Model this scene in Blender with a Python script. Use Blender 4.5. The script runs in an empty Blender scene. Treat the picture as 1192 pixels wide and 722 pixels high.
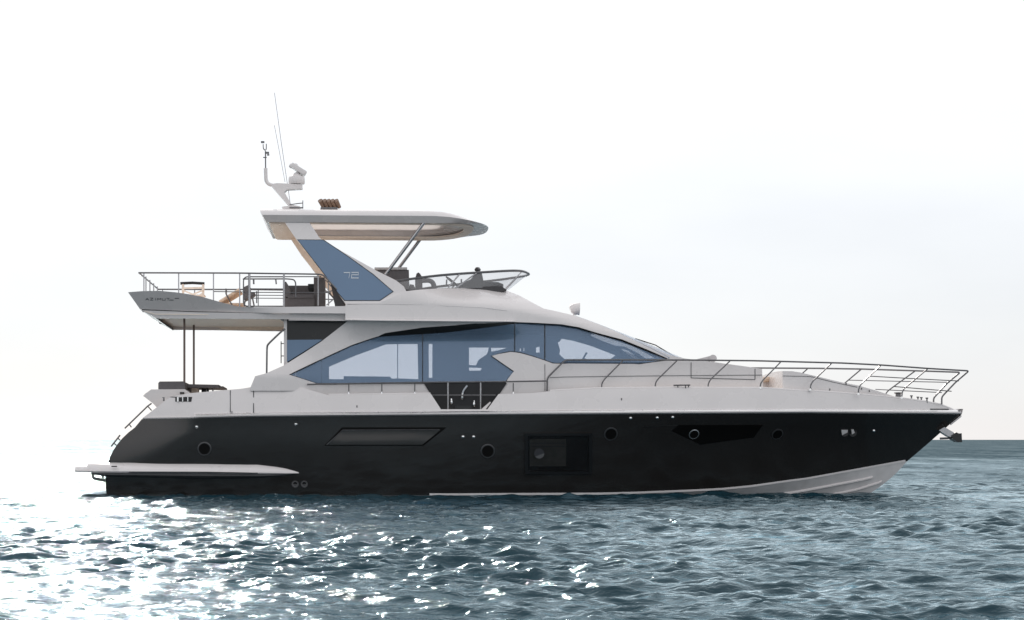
import bpy, bmesh, math, random
import numpy as np
from mathutils import Vector, Matrix
from mathutils.geometry import tessellate_polygon

random.seed(7)
R = math.radians
C = bpy.context.scene.collection

# ------------------------------------------------------------------ camera
IMW, F, CXP, HYP = 1192.0, 2557.0, 596.0, 512.0
YAW, CAMH, DIST, NEARY = R(3.7), 1.42, 55.0, -2.75
ROLL = R(-0.8)
CAM = Vector((-DIST * math.sin(YAW), NEARY - DIST * math.cos(YAW), CAMH))
cd = bpy.data.cameras.new("camera")
cam = bpy.data.objects.new("camera", cd)
C.objects.link(cam)
cam.location = CAM
cam.rotation_euler = (R(90), 0, -YAW)
cd.sensor_width = 36.0
cd.lens = 36.0 * F / IMW
cd.shift_y = (HYP - 361.0) / IMW
cd.clip_start = 0.5
cd.clip_end = 60000
bpy.context.scene.camera = cam

# ------------------------------------------------------------------ light
SUN_EL, SUN_AZ = R(28), R(-9.6)        # azimuth measured from +Y towards +X
sc = bpy.context.scene
world = bpy.data.worlds.new("World")
sc.world = world
world.use_nodes = True
wn = world.node_tree.nodes
wl = world.node_tree.links
bg = wn["Background"]
sky = wn.new("ShaderNodeTexSky")
sky.sky_type = 'NISHITA'
sky.sun_disc = False
sky.sun_elevation = SUN_EL
sky.sun_rotation = SUN_AZ
sky.altitude = 0
sky.air_density = 1.0
sky.dust_density = 0.2
sky.ozone_density = 1.0
hsv = wn.new("ShaderNodeHueSaturation")
hsv.inputs["Saturation"].default_value = 0.42
wl.new(sky.outputs[0], hsv.inputs["Color"])
veil = wn.new("ShaderNodeMixRGB")          # thin high overcast over the blue
veil.inputs[0].default_value = 0.80
wtc = wn.new("ShaderNodeTexCoord")
wsx = wn.new("ShaderNodeSeparateXYZ")
wl.new(wtc.outputs["Generated"], wsx.inputs[0])
wmp = wn.new("ShaderNodeMapping")
wmp.inputs["Scale"].default_value = (1, 1, 3.2)
wl.new(wtc.outputs["Generated"], wmp.inputs[0])
wnz = wn.new("ShaderNodeTexNoise")
wnz.inputs["Scale"].default_value = 5.0
wnz.inputs["Detail"].default_value = 6
wl.new(wmp.outputs[0], wnz.inputs["Vector"])
wmr = wn.new("ShaderNodeMapRange")           # cloud tone shifts the height of the haze bank
wmr.inputs[3].default_value = -0.05
wmr.inputs[4].default_value = 0.05
wl.new(wnz.outputs[0], wmr.inputs[0])
wad = wn.new("ShaderNodeMath")
wl.new(wsx.outputs[2], wad.inputs[0])
wl.new(wmr.outputs[0], wad.inputs[1])
wrp = wn.new("ShaderNodeValToRGB")           # greyer haze low down, bright cloud above
wrp.color_ramp.elements[0].position = 0.0
wrp.color_ramp.elements[0].color = (0.375, 0.388, 0.43, 1)
wrp.color_ramp.elements[1].position = 0.30
wrp.color_ramp.elements[1].color = (0.75, 0.75, 0.76, 1)
e_ = wrp.color_ramp.elements.new(0.14)
e_.color = (0.60, 0.605, 0.63, 1)
wl.new(wad.outputs[0], wrp.inputs[0])
wsc = wn.new("ShaderNodeVectorMath")
wsc.operation = 'SCALE'
wsc.inputs[3].default_value = 10.0
wl.new(wrp.outputs[0], wsc.inputs[0])
wl.new(wsc.outputs[0], veil.inputs[2])
wl.new(hsv.outputs[0], veil.inputs[1])
wl.new(veil.outputs[0], bg.inputs[0])
bg.inputs[1].default_value = 0.13
sd = bpy.data.lights.new("sun", 'SUN')
sd.energy = 2.2
sd.angle = R(0.5)
sd.color = (1.0, 0.93, 0.86)
sun = bpy.data.objects.new("sun", sd)
C.objects.link(sun)
sdir = Vector((math.sin(SUN_AZ) * math.cos(SUN_EL), math.cos(SUN_AZ) * math.cos(SUN_EL), math.sin(SUN_EL)))
sun.rotation_euler = sdir.to_track_quat('Z', 'Y').to_euler()
sc.view_settings.view_transform = 'Standard'
sc.view_settings.look = 'None'
sc.view_settings.exposure = 0.24
sc.view_settings.gamma = 1.0
sc.view_settings.use_curve_mapping = False

# ------------------------------------------------------------------ projection of traced outlines onto planes of the boat
ROOTM = Matrix.Rotation(ROLL, 4, 'X')
RI = ROOTM.inverted()
FWD = Vector((math.sin(YAW), math.cos(YAW), 0))
RGT = Vector((math.cos(YAW), -math.sin(YAW), 0))
O_L = RI @ CAM


def P(px, py, v):
    d = FWD + RGT * ((px - CXP) / F) + Vector((0, 0, 1)) * ((HYP - py) / F)
    d = RI.to_3x3() @ d
    t = (v - O_L.y) / d.y
    return O_L + d * t


def itp(x, pts):
    return float(np.interp(x, [p[0] for p in pts], [p[1] for p in pts]))


def sm(a, b, x):
    t = min(1, max(0, (x - a) / (b - a)))
    return t * t * (3 - 2 * t)


# ------------------------------------------------------------------ materials
def nmat(name, col, rough=0.4, metal=0.0, coat=0.0, vary=0.06, scale=3.0, bump=0.0, bscale=40.0, spec=0.5, rvar=0.08):
    m = bpy.data.materials.new(name)
    m.use_nodes = True
    n, l = m.node_tree.nodes, m.node_tree.links
    b = n["Principled BSDF"]
    tc = n.new("ShaderNodeTexCoord")
    nz = n.new("ShaderNodeTexNoise")
    nz.inputs["Scale"].default_value = scale
    nz.inputs["Detail"].default_value = 6
    l.new(tc.outputs["Object"], nz.inputs["Vector"])
    rp = n.new("ShaderNodeValToRGB")
    rp.color_ramp.elements[0].position = 0.3
    rp.color_ramp.elements[1].position = 0.7
    rp.color_ramp.elements[0].color = [c * (1 - vary) for c in col] + [1]
    rp.color_ramp.elements[1].color = [min(1, c * (1 + vary)) for c in col] + [1]
    l.new(nz.outputs[0], rp.inputs[0])
    l.new(rp.outputs[0], b.inputs["Base Color"])
    mr = n.new("ShaderNodeMapRange")
    mr.inputs[3].default_value = max(0.02, rough - rvar)
    mr.inputs[4].default_value = rough + rvar
    l.new(nz.outputs[0], mr.inputs[0])
    l.new(mr.outputs[0], b.inputs["Roughness"])
    b.inputs["Metallic"].default_value = metal
    b.inputs["Coat Weight"].default_value = coat
    b.inputs["Coat Roughness"].default_value = 0.06
    b.inputs["Specular IOR Level"].default_value = spec
    if bump:
        n2 = n.new("ShaderNodeTexNoise")
        n2.inputs["Scale"].default_value = bscale
        l.new(tc.outputs["Object"], n2.inputs["Vector"])
        bp = n.new("ShaderNodeBump")
        bp.inputs["Strength"].default_value = bump
        bp.inputs["Distance"].default_value = 0.02
        l.new(n2.outputs[0], bp.inputs["Height"])
        l.new(bp.outputs[0], b.inputs["Normal"])
    return m


def glassmat(name, col, transp, rough=0.06, metal=0.35):
    m = bpy.data.materials.new(name)
    m.use_nodes = True
    n, l = m.node_tree.nodes, m.node_tree.links
    b = n["Principled BSDF"]
    tc = n.new("ShaderNodeTexCoord")
    nz = n.new("ShaderNodeTexNoise")
    nz.inputs["Scale"].default_value = 0.7
    nz.inputs["Detail"].default_value = 3
    l.new(tc.outputs["Object"], nz.inputs["Vector"])
    rp = n.new("ShaderNodeValToRGB")
    rp.color_ramp.elements[0].color = [c * 0.9 for c in col] + [1]
    rp.color_ramp.elements[1].color = [c * 1.1 for c in col] + [1]
    l.new(nz.outputs[0], rp.inputs[0])
    l.new(rp.outputs[0], b.inputs["Base Color"])
    b.inputs["Roughness"].default_value = rough
    b.inputs["Metallic"].default_value = metal
    tr = n.new("ShaderNodeBsdfTransparent")
    tr.inputs[0].default_value = (0.97, 0.98, 1.0, 1)
    mx = n.new("ShaderNodeMixShader")
    mx.inputs[0].default_value = transp
    l.new(b.outputs[0], mx.inputs[1])
    l.new(tr.outputs[0], mx.inputs[2])
    l.new(mx.outputs[0], n["Material Output"].inputs[0])
    return m


M = {}
M['white'] = nmat("white_gelcoat", (0.705, 0.668, 0.662), 0.28, coat=0.25, vary=0.025, scale=1.3)
M['black'] = nmat("black_hull_paint", (0.0165, 0.0142, 0.0132), 0.17, coat=0.4, vary=0.04, scale=0.5, rvar=0.03)
M['bottom'] = nmat("pale_bottom_paint", (0.62, 0.60, 0.60), 0.45, vary=0.08, scale=4)
M['trim'] = nmat("black_trim", (0.008, 0.008, 0.009), 0.3, vary=0.1)
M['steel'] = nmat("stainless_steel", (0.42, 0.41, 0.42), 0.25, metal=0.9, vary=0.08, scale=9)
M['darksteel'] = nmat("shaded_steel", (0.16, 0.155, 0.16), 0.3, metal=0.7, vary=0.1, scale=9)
M['grey'] = nmat("grey_upholstery", (0.13, 0.122, 0.127), 0.85, vary=0.1, scale=12, bump=0.3, bscale=90)
M['lightgrey'] = nmat("pale_grey_canvas", (0.52, 0.5, 0.5), 0.85, vary=0.06, scale=5, bump=0.2, bscale=60)
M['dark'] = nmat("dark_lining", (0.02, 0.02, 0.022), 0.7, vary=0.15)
M['tan'] = nmat("pale_teak_warm_glow", (0.88, 0.77, 0.67), 0.5, vary=0.06, scale=8)  # pale wood; on the undersides its colour also holds warm bounced light
M['teak'] = nmat("teak_wood", (0.68, 0.53, 0.41), 0.55, vary=0.15, scale=14)
def canvas(name, col):
    m = nmat(name, col, 0.9, vary=0.05, scale=5)
    n, l = m.node_tree.nodes, m.node_tree.links
    tl = n.new("ShaderNodeBsdfTranslucent")
    tl.inputs[0].default_value = (*col, 1)
    mx = n.new("ShaderNodeMixShader")
    mx.inputs[0].default_value = 0.5
    l.new(n["Principled BSDF"].outputs[0], mx.inputs[1])
    l.new(tl.outputs[0], mx.inputs[2])
    l.new(mx.outputs[0], n["Material Output"].inputs[0])
    return m


M['canvas'] = canvas("thin_awning_cloth", (0.80, 0.74, 0.70))
M['void'] = nmat("dark_recess", (0.003, 0.003, 0.003), 0.6, vary=0.1, spec=0.1)
M['charcoal'] = nmat("charcoal_vinyl", (0.05, 0.047, 0.05), 0.6, vary=0.15, scale=9)
M['seam'] = nmat("panel_gap", (0.10, 0.10, 0.105), 0.7, vary=0.1)
M['brownsteel'] = nmat("bronzed_steel", (0.17, 0.125, 0.11), 0.3, metal=0.5, vary=0.1, scale=9)
M['ring'] = nmat("blackened_ring", (0.075, 0.075, 0.078), 0.3, metal=0.6, vary=0.1)
M['chrome'] = nmat("polished_chrome", (0.8, 0.8, 0.8), 0.1, metal=1.0, vary=0.03)
M['satin'] = nmat("satin_steel", (0.86, 0.85, 0.85), 0.28, metal=1.0, vary=0.05, scale=2)
M['brass'] = nmat("horn_metal", (0.24, 0.165, 0.125), 0.35, metal=0.6, vary=0.1)
M['glass'] = glassmat("blue_tinted_glass", (0.275, 0.385, 0.54), 0.65)
M['archglass'] = glassmat("blue_arch_glass", (0.125, 0.19, 0.285), 0.0)
M['farglass'] = glassmat("far_window_glass", (0.3, 0.36, 0.42), 0.96)
M['clear'] = glassmat("clear_screen_glass", (0.55, 0.55, 0.56), 0.72, metal=0.0)
M['blackglass'] = glassmat("black_hull_glass", (0.006, 0.006, 0.006), 0.8, metal=0.0)
M['blind'] = nmat("cabin_blind", (0.045, 0.043, 0.036), 0.8, vary=0.25, scale=6)
M['lettering'] = nmat("white_lettering", (0.55, 0.58, 0.62), 0.4, vary=0.02)
M['darklettering'] = nmat("dark_lettering", (0.13, 0.13, 0.135), 0.3, metal=0.4, vary=0.05)

# ------------------------------------------------------------------ mesh helpers
ROOT = bpy.data.objects.new("motor_yacht", None)
C.objects.link(ROOT)
ROOT.matrix_world = ROOTM
ROOT['label'] = "large black hulled motor yacht with grey white upper decks and blue windows, afloat at sea"
ROOT['category'] = "yacht"


def thing(name, base, label, cat, group=None):
    """a loose thing standing on the boat; base is a point in boat coordinates"""
    o = bpy.data.objects.new(name, None)
    C.objects.link(o)
    o.matrix_world = ROOTM @ Matrix.Translation(base)
    o['label'] = label
    o['category'] = cat
    if group:
        o['group'] = group
    o['base_x'] = base.x
    return o, base


def _mk(name, bm, mat, parent, smooth):
    me = bpy.data.meshes.new(name)
    bm.to_mesh(me)
    if not isinstance(mat, (list, tuple)):
        mat = [mat]
    for m_ in mat:
        me.materials.append(M[m_])
    for p in me.polygons:
        p.use_smooth = True
    me.set_sharp_from_angle(angle=R(smooth))
    o = bpy.data.objects.new(name, me)
    C.objects.link(o)
    o.parent = parent
    return o


def add(name, bm, mat, parent=None, mirror=False, smooth=32, origin=None, label=None):
    parent = ROOT if parent is None else parent
    pn, pf = parent if isinstance(parent, tuple) else (parent, parent)
    if origin is not None:
        bmesh.ops.translate(bm, verts=bm.verts, vec=-origin)
    bmesh.ops.recalc_face_normals(bm, faces=bm.faces)
    o = _mk(name, bm, mat, pn, smooth)
    if label:
        o['label'] = label
    if mirror:
        for v in bm.verts:
            v.co.y = -v.co.y
        bmesh.ops.reverse_faces(bm, faces=bm.faces)
        o2 = _mk(name, bm, mat, pf, smooth)
        if label:
            o2['label'] = label
        bm.free()
        return (o, o2)
    bm.free()
    return o


def flat(outline, holes=(), vcut=12, hcut=0):
    bm = bmesh.new()
    polys = [[Vector((p[0], p[1], 0)) for p in outline]] + [[Vector((p[0], p[1], 0)) for p in h] for h in holes]
    tris = tessellate_polygon(polys)
    vs = [bm.verts.new(p) for poly in polys for p in poly]
    for t in tris:
        try:
            bm.faces.new([vs[i] for i in t])
        except ValueError:
            pass
    xs = [p[0] for p in outline]
    ys = [p[1] for p in outline]
    if vcut:
        x = math.floor(min(xs) / vcut) * vcut + vcut
        while x < max(xs):
            bmesh.ops.bisect_plane(bm, geom=bm.verts[:] + bm.edges[:] + bm.faces[:], plane_co=(x, 0, 0), plane_no=(1, 0, 0))
            x += vcut
    if hcut:
        y = math.floor(min(ys) / hcut) * hcut + hcut
        while y < max(ys):
            bmesh.ops.bisect_plane(bm, geom=bm.verts[:] + bm.edges[:] + bm.faces[:], plane_co=(0, y, 0), plane_no=(0, 1, 0))
            y += hcut
    return bm


def panel(outline, b, thick=0.03, holes=(), vcut=12, hcut=0, side=-1, back_mat=None, lean=0.0):
    """outline traced on the side of the boat -> a solid panel. b(px,py) half beam in metres; side -1 near, 1 far"""
    if not callable(b):
        bv = b
        b = lambda x, y: bv
    bm = flat(outline, holes, vcut, hcut)
    bmesh.ops.remove_doubles(bm, verts=bm.verts, dist=0.02)
    for v in bm.verts:
        v.co = P(v.co.x, v.co.y, side * b(v.co.x, v.co.y))
    solidify(bm, Vector((0, -side * thick, 0)), back_mat)
    return bm


def solidify(bm, off, back_mat=None):
    faces = bm.faces[:]
    bedges = [e for e in bm.edges if len(e.link_faces) == 1]
    mp = {v: bm.verts.new(v.co + off) for v in bm.verts[:]}
    for f in faces:
        g = bm.faces.new([mp[v] for v in reversed(f.verts)])
        if back_mat is not None:
            g.material_index = back_mat
    for e in bedges:
        a, c = e.verts
        g = bm.faces.new([a, c, mp[c], mp[a]])
        if back_mat is not None:
            g.material_index = back_mat


def extr(outline, v0, v1, scale=1.0):
    """outline traced at depth v0 and pulled straight across to v1"""
    bm = bmesh.new()
    n = len(outline)
    a = [bm.verts.new(P(x, y, v0)) for x, y in outline]
    c = [bm.verts.new(Vector((p.co.x, v1, p.co.z))) for p in a]
    if n > 4:
        for t in tessellate_polygon([[Vector((x, y, 0)) for x, y in outline]]):
            bm.faces.new([a[i] for i in t])
            bm.faces.new([c[i] for i in reversed(t)])
    else:
        bm.faces.new(a)
        bm.faces.new(list(reversed(c)))
    for i in range(n):
        bm.faces.new([a[i], a[(i + 1) % n], c[(i + 1) % n], c[i]])
    return bm


def bevel(bm, w, seg=2):
    es = [e for e in bm.edges if len(e.link_faces) == 2 and e.calc_face_angle(0) > R(25)]
    bmesh.ops.bevel(bm, geom=es, offset=w, segments=seg, profile=0.6, affect='EDGES', clamp_overlap=True)
    return bm


def tube(bm, pts, r, seg=8, closed=False, r2=None):
    pts = [Vector(p) for p in pts]
    rings = []
    n = len(pts)
    up = Vector((0.13, 0.31, 0.94)).normalized()
    for i, p in enumerate(pts):
        t = (pts[min(i + 1, n - 1)] - pts[max(i - 1, 0)]).normalized()
        u = t.cross(up)
        if u.length < 0.05:
            u = t.cross(Vector((1, 0, 0)))
        u.normalize()
        w = t.cross(u)
        rr = r if r2 is None else r + (r2 - r) * i / (n - 1)
        rings.append([bm.verts.new(p + (u * math.cos(2 * math.pi * k / seg) + w * math.sin(2 * math.pi * k / seg)) * rr) for k in range(seg)])
    for i in range(n - 1):
        for k in range(seg):
            bm.faces.new([rings[i][k], rings[i][(k + 1) % seg], rings[i + 1][(k + 1) % seg], rings[i + 1][k]])
    bm.faces.new(list(reversed(rings[0])))
    bm.faces.new(rings[-1])
    return bm


def rounded(pts, r=0.1, n=5):
    """round the corners of a polyline"""
    pts = [Vector(p) for p in pts]
    out = [pts[0]]
    for i in range(1, len(pts) - 1):
        a, b, c = pts[i - 1], pts[i], pts[i + 1]
        d1 = min(r, (a - b).length * 0.45)
        d2 = min(r, (c - b).length * 0.45)
        p, q = b + (a - b).normalized() * d1, b + (c - b).normalized() * d2
        for k in range(n + 1):
            t = k / n
            out.append(p * (1 - t) ** 2 + b * 2 * t * (1 - t) + q * t * t)
    out.append(pts[-1])
    return out


def T(pts, r, seg=8, rnd=0.0):
    bm = bmesh.new()
    if rnd:
        pts = rounded(pts, rnd)
    return tube(bm, pts, r, seg)


def PT(pxs, v):
    """polyline of (px,py) at depth v (number or function of px)"""
    return [P(x, y, v(x) if callable(v) else v) for x, y in pxs]


def spline(pts, n=6):
    """catmull-rom through points"""
    pts = [Vector(p) for p in pts]
    out = []
    for i in range(len(pts) - 1):
        p0, p1, p2, p3 = pts[max(i - 1, 0)], pts[i], pts[i + 1], pts[min(i + 2, len(pts) - 1)]
        for k in range(n):
            t = k / n
            out.append(0.5 * ((2 * p1) + (p2 - p0) * t + (2 * p0 - 5 * p1 + 4 * p2 - p3) * t * t + (3 * p1 - p0 - 3 * p2 + p3) * t ** 3))
    out.append(pts[-1])
    return out


def box(bm, c, s, rot=None):
    m = Matrix.Translation(c) @ (rot.to_4x4() if rot else Matrix.Identity(4)) @ Matrix.Diagonal((s[0], s[1], s[2], 1))
    bmesh.ops.create_cube(bm, size=1.0, matrix=m)
    return bm


def lathe(bm, prof, c, axis='Z', seg=24):
    """prof: list of (r, h)"""
    rings = []
    for r_, h in prof:
        ring = []
        for k in range(seg):
            a = 2 * math.pi * k / seg
            x, y = r_ * math.cos(a), r_ * math.sin(a)
            v = Vector((x, y, h)) if axis == 'Z' else (Vector((x, -h, y)) if axis == 'Y' else Vector((h, x, y)))
            ring.append(bm.verts.new(c + v))
        rings.append(ring)
    for i in range(len(rings) - 1):
        for k in range(seg):
            bm.faces.new([rings[i][k], rings[i][(k + 1) % seg], rings[i + 1][(k + 1) % seg], rings[i + 1][k]])
    bm.faces.new(list(reversed(rings[0])))
    bm.faces.new(rings[-1])
    return bm


def span(edge, n=10, crown=0.0, bulge=0.0, thick=0.04, prof=2.0):
    """surface from a near edge (boat coordinates) across to its mirror image"""
    bm = bmesh.new()
    rows = []
    for e in edge:
        row = []
        for k in range(n + 1):
            u = -1 + 2 * k / n
            f = 1 - abs(u) ** prof
            bl = bulge(e) if callable(bulge) else bulge
            row.append(bm.verts.new(Vector((e.x + bl * f, -e.y * u * -1 * -1 if False else abs(e.y) * u, e.z + crown * f))))
        rows.append(row)
    for i in range(len(rows) - 1):
        for k in range(n):
            bm.faces.new([rows[i][k], rows[i][k + 1], rows[i + 1][k + 1], rows[i + 1][k]])
    bmesh.ops.remove_doubles(bm, verts=bm.verts, dist=1e-5)
    if thick:
        solidify(bm, Vector((0, 0, -thick)))
    return bm


def loops(rings, cap=True):
    bm = bmesh.new()
    rs = [[bm.verts.new(p) for p in r_] for r_ in rings]
    n = len(rs[0])
    for i in range(len(rs) - 1):
        for k in range(n):
            bm.faces.new([rs[i][k], rs[i][(k + 1) % n], rs[i + 1][(k + 1) % n], rs[i + 1][k]])
    if cap:
        for r_ in (rs[0], rs[-1]):
            bm.faces.new(r_)
        bmesh.ops.triangulate(bm, faces=[f for f in bm.faces if len(f.verts) > 4])
    return bm


# ================================================================== HULL
def stern(px, p0, w=75, a=0.10):
    return 1 - a * max(0, 1 - (px - p0) / w) ** 2


def bow(px, p0, p1, e):
    t = max(0, (px - p0) / (p1 - p0))
    return max(0.0, 1 - t ** e)


SHEER = [(165, 488), (225, 487), (300, 485.3), (440, 484.2), (620, 483), (760, 482), (940, 481), (1119.5, 482.3)]
MID = [(128, 532), (300, 532), (600, 531), (800, 527), (950, 521), (1083, 514)]
CHINE = [(124, 576), (530, 576.6), (580, 576.2), (697, 575.7), (740, 574.6), (807, 572), (841, 570.2), (874, 567), (920, 560.5), (940, 558), (1056, 537)]
KEEL = [(122, 612), (800, 612), (900, 604), (980, 590), (1005, 580), (1023, 567.5)]
y_sheer = lambda x: itp(x, SHEER)
b_sheer = lambda x: 2.78 * stern(x, 165) * bow(x, 480, 1119.5, 3.2)
HROWS = [
    (165, 1119.5, y_sheer, b_sheer),
    (157, 1108, lambda x: y_sheer(x) + 9.7, lambda x: 2.76 * stern(x, 157) * bow(x, 470, 1108, 3.0)),
    (128, 1083, lambda x: itp(x, MID), lambda x: 2.70 * stern(x, 128) * bow(x, 430, 1083, 2.3)),
    (124, 1056, lambda x: itp(x, CHINE), lambda x: 2.58 * stern(x, 124) * bow(x, 400, 1056, 1.9)),
]


def hull_b(px, py):
    q = [(yf(px), bf(px)) for s_, e_, yf, bf in HROWS]
    pys, bs = [q[0][0]], [q[0][1]]
    for j in range(21):
        u = j / 20
        w = (2 * (u - .5) * (u - 1), -4 * u * (u - 1), 2 * u * (u - .5))
        pys.append(sum(w[i] * q[i + 1][0] for i in range(3)))
        bs.append(sum(w[i] * q[i + 1][1] for i in range(3)))
    return float(np.interp(py, pys, bs))


NST = 110
ts = [1 - (1 - i / NST) ** 1.35 for i in range(NST + 1)]


def hrow(i, t):
    s, e, yf, bf = HROWS[i]
    px = s + (e - s) * t
    return P(px, yf(px), -bf(px))


def keelp(t):
    px = 122 + (1023 - 122) * t
    return P(px, itp(px, KEEL), 0.0)


def hull_station(t):
    a, k, m, c = (hrow(i, t) for i in range(4))
    pts = [a, k]
    for j in range(1, 11):
        u = j / 10
        # quadratic through k, m (u=.5), c
        pts.append(k * (2 * (u - .5) * (u - 1)) + m * (-4 * u * (u - 1)) + c * (2 * u * (u - .5)))
    return pts


def ringfill(stations, captail=True):
    """stations: near-side point lists; mirrors each and skins them"""
    bm = bmesh.new()
    rows = []
    for st in stations:
        near = [bm.verts.new(p) for p in st]
        far = [bm.verts.new(Vector((p.x, -p.y, p.z))) for p in reversed(st)]
        rows.append(near + far)
    n = len(rows[0])
    for i in range(len(rows) - 1):
        for k in range(n):
            q = [rows[i][k], rows[i][(k + 1) % n], rows[i + 1][(k + 1) % n], rows[i + 1][k]]
            bm.faces.new(q)
    h = n // 2
    r0 = rows[0]
    for k in range(h - 1):
        bm.faces.new([r0[k], r0[k + 1], r0[n - 2 - k], r0[n - 1 - k]])
    bmesh.ops.remove_doubles(bm, verts=bm.verts, dist=1e-4)
    return bm


hull = add("hull", ringfill([hull_station(t) for t in ts]), 'black', smooth=28)


def bottom_station(t):
    c, k = hrow(3, t), keelp(t)
    return [c * (1 - u) + k * u + Vector((0, 0, -0.05 * math.sin(math.pi * u))) for u in (0, .25, .5, .75, 1)]


add("hull_bottom", ringfill([bottom_station(t) for t in ts]), 'bottom', parent=hull)


def strip(rows_fn, t0, t1, n=80, mirror=True):
    """rows_fn(px) -> list of (py,b) of an open profile running along the side"""
    bm = bmesh.new()
    rows = []
    for i in range(n + 1):
        px = t0 + (t1 - t0) * i / n
        rows.append([bm.verts.new(P(px, y, -b)) for y, b in rows_fn(px)])
    m = len(rows[0])
    for i in range(n):
        for k in range(m - 1):
            bm.faces.new([rows[i][k], rows[i][k + 1], rows[i + 1][k + 1], rows[i + 1][k]])
    bm.faces.new(rows[0])
    bm.faces.new(rows[-1])
    return bm


def rub(px):
    y, b = y_sheer(px), b_sheer(px)
    return [(y - 6.0, b - 0.10), (y - 5.6, b - 0.02), (y - 2.7, b + 0.06), (y - 1.5, b + 0.062), (y - 0.8, b + 0.03), (y + 0.4, b - 0.03)]


rub_rail = add("rub_rail", strip(rub, 226, 1119, 110), 'white', parent=hull, mirror=True, smooth=50)


def strake(px):
    y, b = y_sheer(px), b_sheer(px)
    return [(y - 5.0, b - 0.02), (y - 4.9, b + 0.012), (y - 3.9, b + 0.046), (y - 2.9, b + 0.068), (y - 2.6, b + 0.05)]


add("rub_strake", strip(strake, 228, 1118, 110), 'satin', parent=hull, mirror=True, smooth=60)  # steel cap added to mirror the overhead sky as a bright line


def boot(px):
    y, b = itp(px, CHINE), HROWS[3][3](px)
    return [(y - 2.2, hull_b(px, y - 2.2) - 0.01), (y - 2.0, hull_b(px, y - 2.0) + 0.012), (y + .2, b + 0.014), (y + 0.6, b - 0.02)]


add("boot_stripe", strip(boot, 500, 1054, 70), 'white', parent=hull, mirror=True)

for f0, pa, pb in ((0.30, 0.70, 0.965), (0.58, 0.80, 0.985)):
    bm = bmesh.new()
    pts = []
    for i in range(40):
        t = pa + (pb - pa) * i / 39
        st = bottom_station(t)
        u = f0 * 4 * (1 - 0.15 * i / 39)
        k = int(u)
        p = st[k] * (1 - (u - k)) + st[k + 1] * (u - k)
        pts.append(p + Vector((0, -0.012, -0.01)))
    tube(bm, pts, 0.035, 6)
    add("spray_rail", bm, 'white', parent=hull, mirror=True)

# hull details on the visible side -------------------------------------------------
HB = lambda off: (lambda x, y: hull_b(x, y) + off)


def disc_at(px, py):
    return P(px, py, -hull_b(px, py))


def porthole(px, py, rpx, bright):
    c = disc_at(px, py)
    r_ = rpx / 46.5
    nrm_y = 0.0
    bm = bmesh.new()
    dx = 0.3
    # tilt of the hull side here
    a, b_ = disc_at(px - 6, py), disc_at(px + 6, py)
    yaw = math.atan2(b_.y - a.y, b_.x - a.x)
    u_, d_ = disc_at(px, py - 6), disc_at(px, py + 6)
    pit = math.atan2(u_.y - d_.y, u_.z - d_.z)
    rot = Matrix.Rotation(yaw, 3, 'Z') @ Matrix.Rotation(-pit, 3, 'X')
    lathe(bm, [(r_ * 1.12, -0.03), (r_ * 1.12, 0.012), (r_ * 1.0, 0.02), (r_ * 0.86, 0.016), (r_ * 0.86, 0.004), (r_ * .4, 0.004)], Vector((0, 0, 0)), 'Y', 32)
    bmesh.ops.rotate(bm, verts=bm.verts, cent=(0, 0, 0), matrix=rot)
    bmesh.ops.translate(bm, verts=bm.verts, vec=c)
    rim = add("porthole", bm, 'steel' if bright else 'ring', smooth=40)
    bm = bmesh.new()
    lathe(bm, [(r_ * 0.9, -0.002), (r_ * 0.9, 0.017), (r_ * 0.3, 0.018)], Vector((0, 0, 0)), 'Y', 32)
    bmesh.ops.rotate(bm, verts=bm.verts, cent=(0, 0, 0), matrix=rot)
    bmesh.ops.translate(bm, verts=bm.verts, vec=c)
    add("pane", bm, 'void', parent=rim, smooth=40)


for a in ((238, 522.6, 7.2, 0), (567.7, 525.3, 7.6, 0), (711, 505.3, 7.4, 0), (807.7, 505.6, 5.8, 1), (904.8, 505.5, 6.6, 0)):
    porthole(*a)

# long air intake
vent = add("hull_vent", panel([(377.5, 519.0), (398, 497.6), (520, 497.6), (493.2, 519.0)], HB(0.010), 0.04, vcut=20), 'void', parent=hull)
def vb(x, y):
    return hull_b(x, y) + 0.018 + 0.018 * sm(502, 518, y)
add("vent_fairing", panel([(380.4, 517.9), (399.2, 500.8), (513, 500.4), (491.4, 517.9)], vb, 0.05, vcut=20, hcut=4), 'black', parent=hull)
add("vent_edge", T(PT([(380.2, 518.0), (399.0, 500.8), (512, 500.4)], lambda x: -(hull_b(x, 502) + 0.03)), 0.011, 6), 'darksteel', parent=hull)
# square cabin window low in the hull
wf = add("hull_window", panel([(611, 504.5), (689, 504.5), (689, 552), (611, 552)], HB(0.06), 0.08,
         holes=[[(614.5, 507.5), (614.5, 549), (685.5, 549), (685.5, 507.5)]], vcut=20), 'trim')
add("blind", panel([(616.5, 511.2), (659, 511.2), (659, 543), (616.5, 543)], HB(0.014), 0.003, vcut=20), 'blind', parent=wf)
bm = bmesh.new()
lathe(bm, [(0.13, 0), (0.13, 0.008), (0.02, 0.01)], disc_at(627.5, 528) + Vector((0, -0.045, 0)), 'Y', 20)
add("mirror", bm, 'ring', parent=wf)
for yy in (515.5, 519.2):
    add("blind_rail", panel([(617, yy), (658.5, yy), (658.5, yy + 1.2), (617, yy + 1.2)], HB(0.018), 0.003, vcut=0), 'dark', parent=wf)
add("pane", panel([(614.5, 507.5), (685.5, 507.5), (685.5, 549), (614.5, 549)], HB(0.07), 0.002, vcut=20), 'blackglass', parent=wf)
# forward recessed window
add("bow_window", panel([(782, 502), (790, 495), (888, 495), (877.6, 509.4), (815.5, 517.8), (802, 511.5)], HB(0.012), 0.03, vcut=10), 'void')
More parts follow.
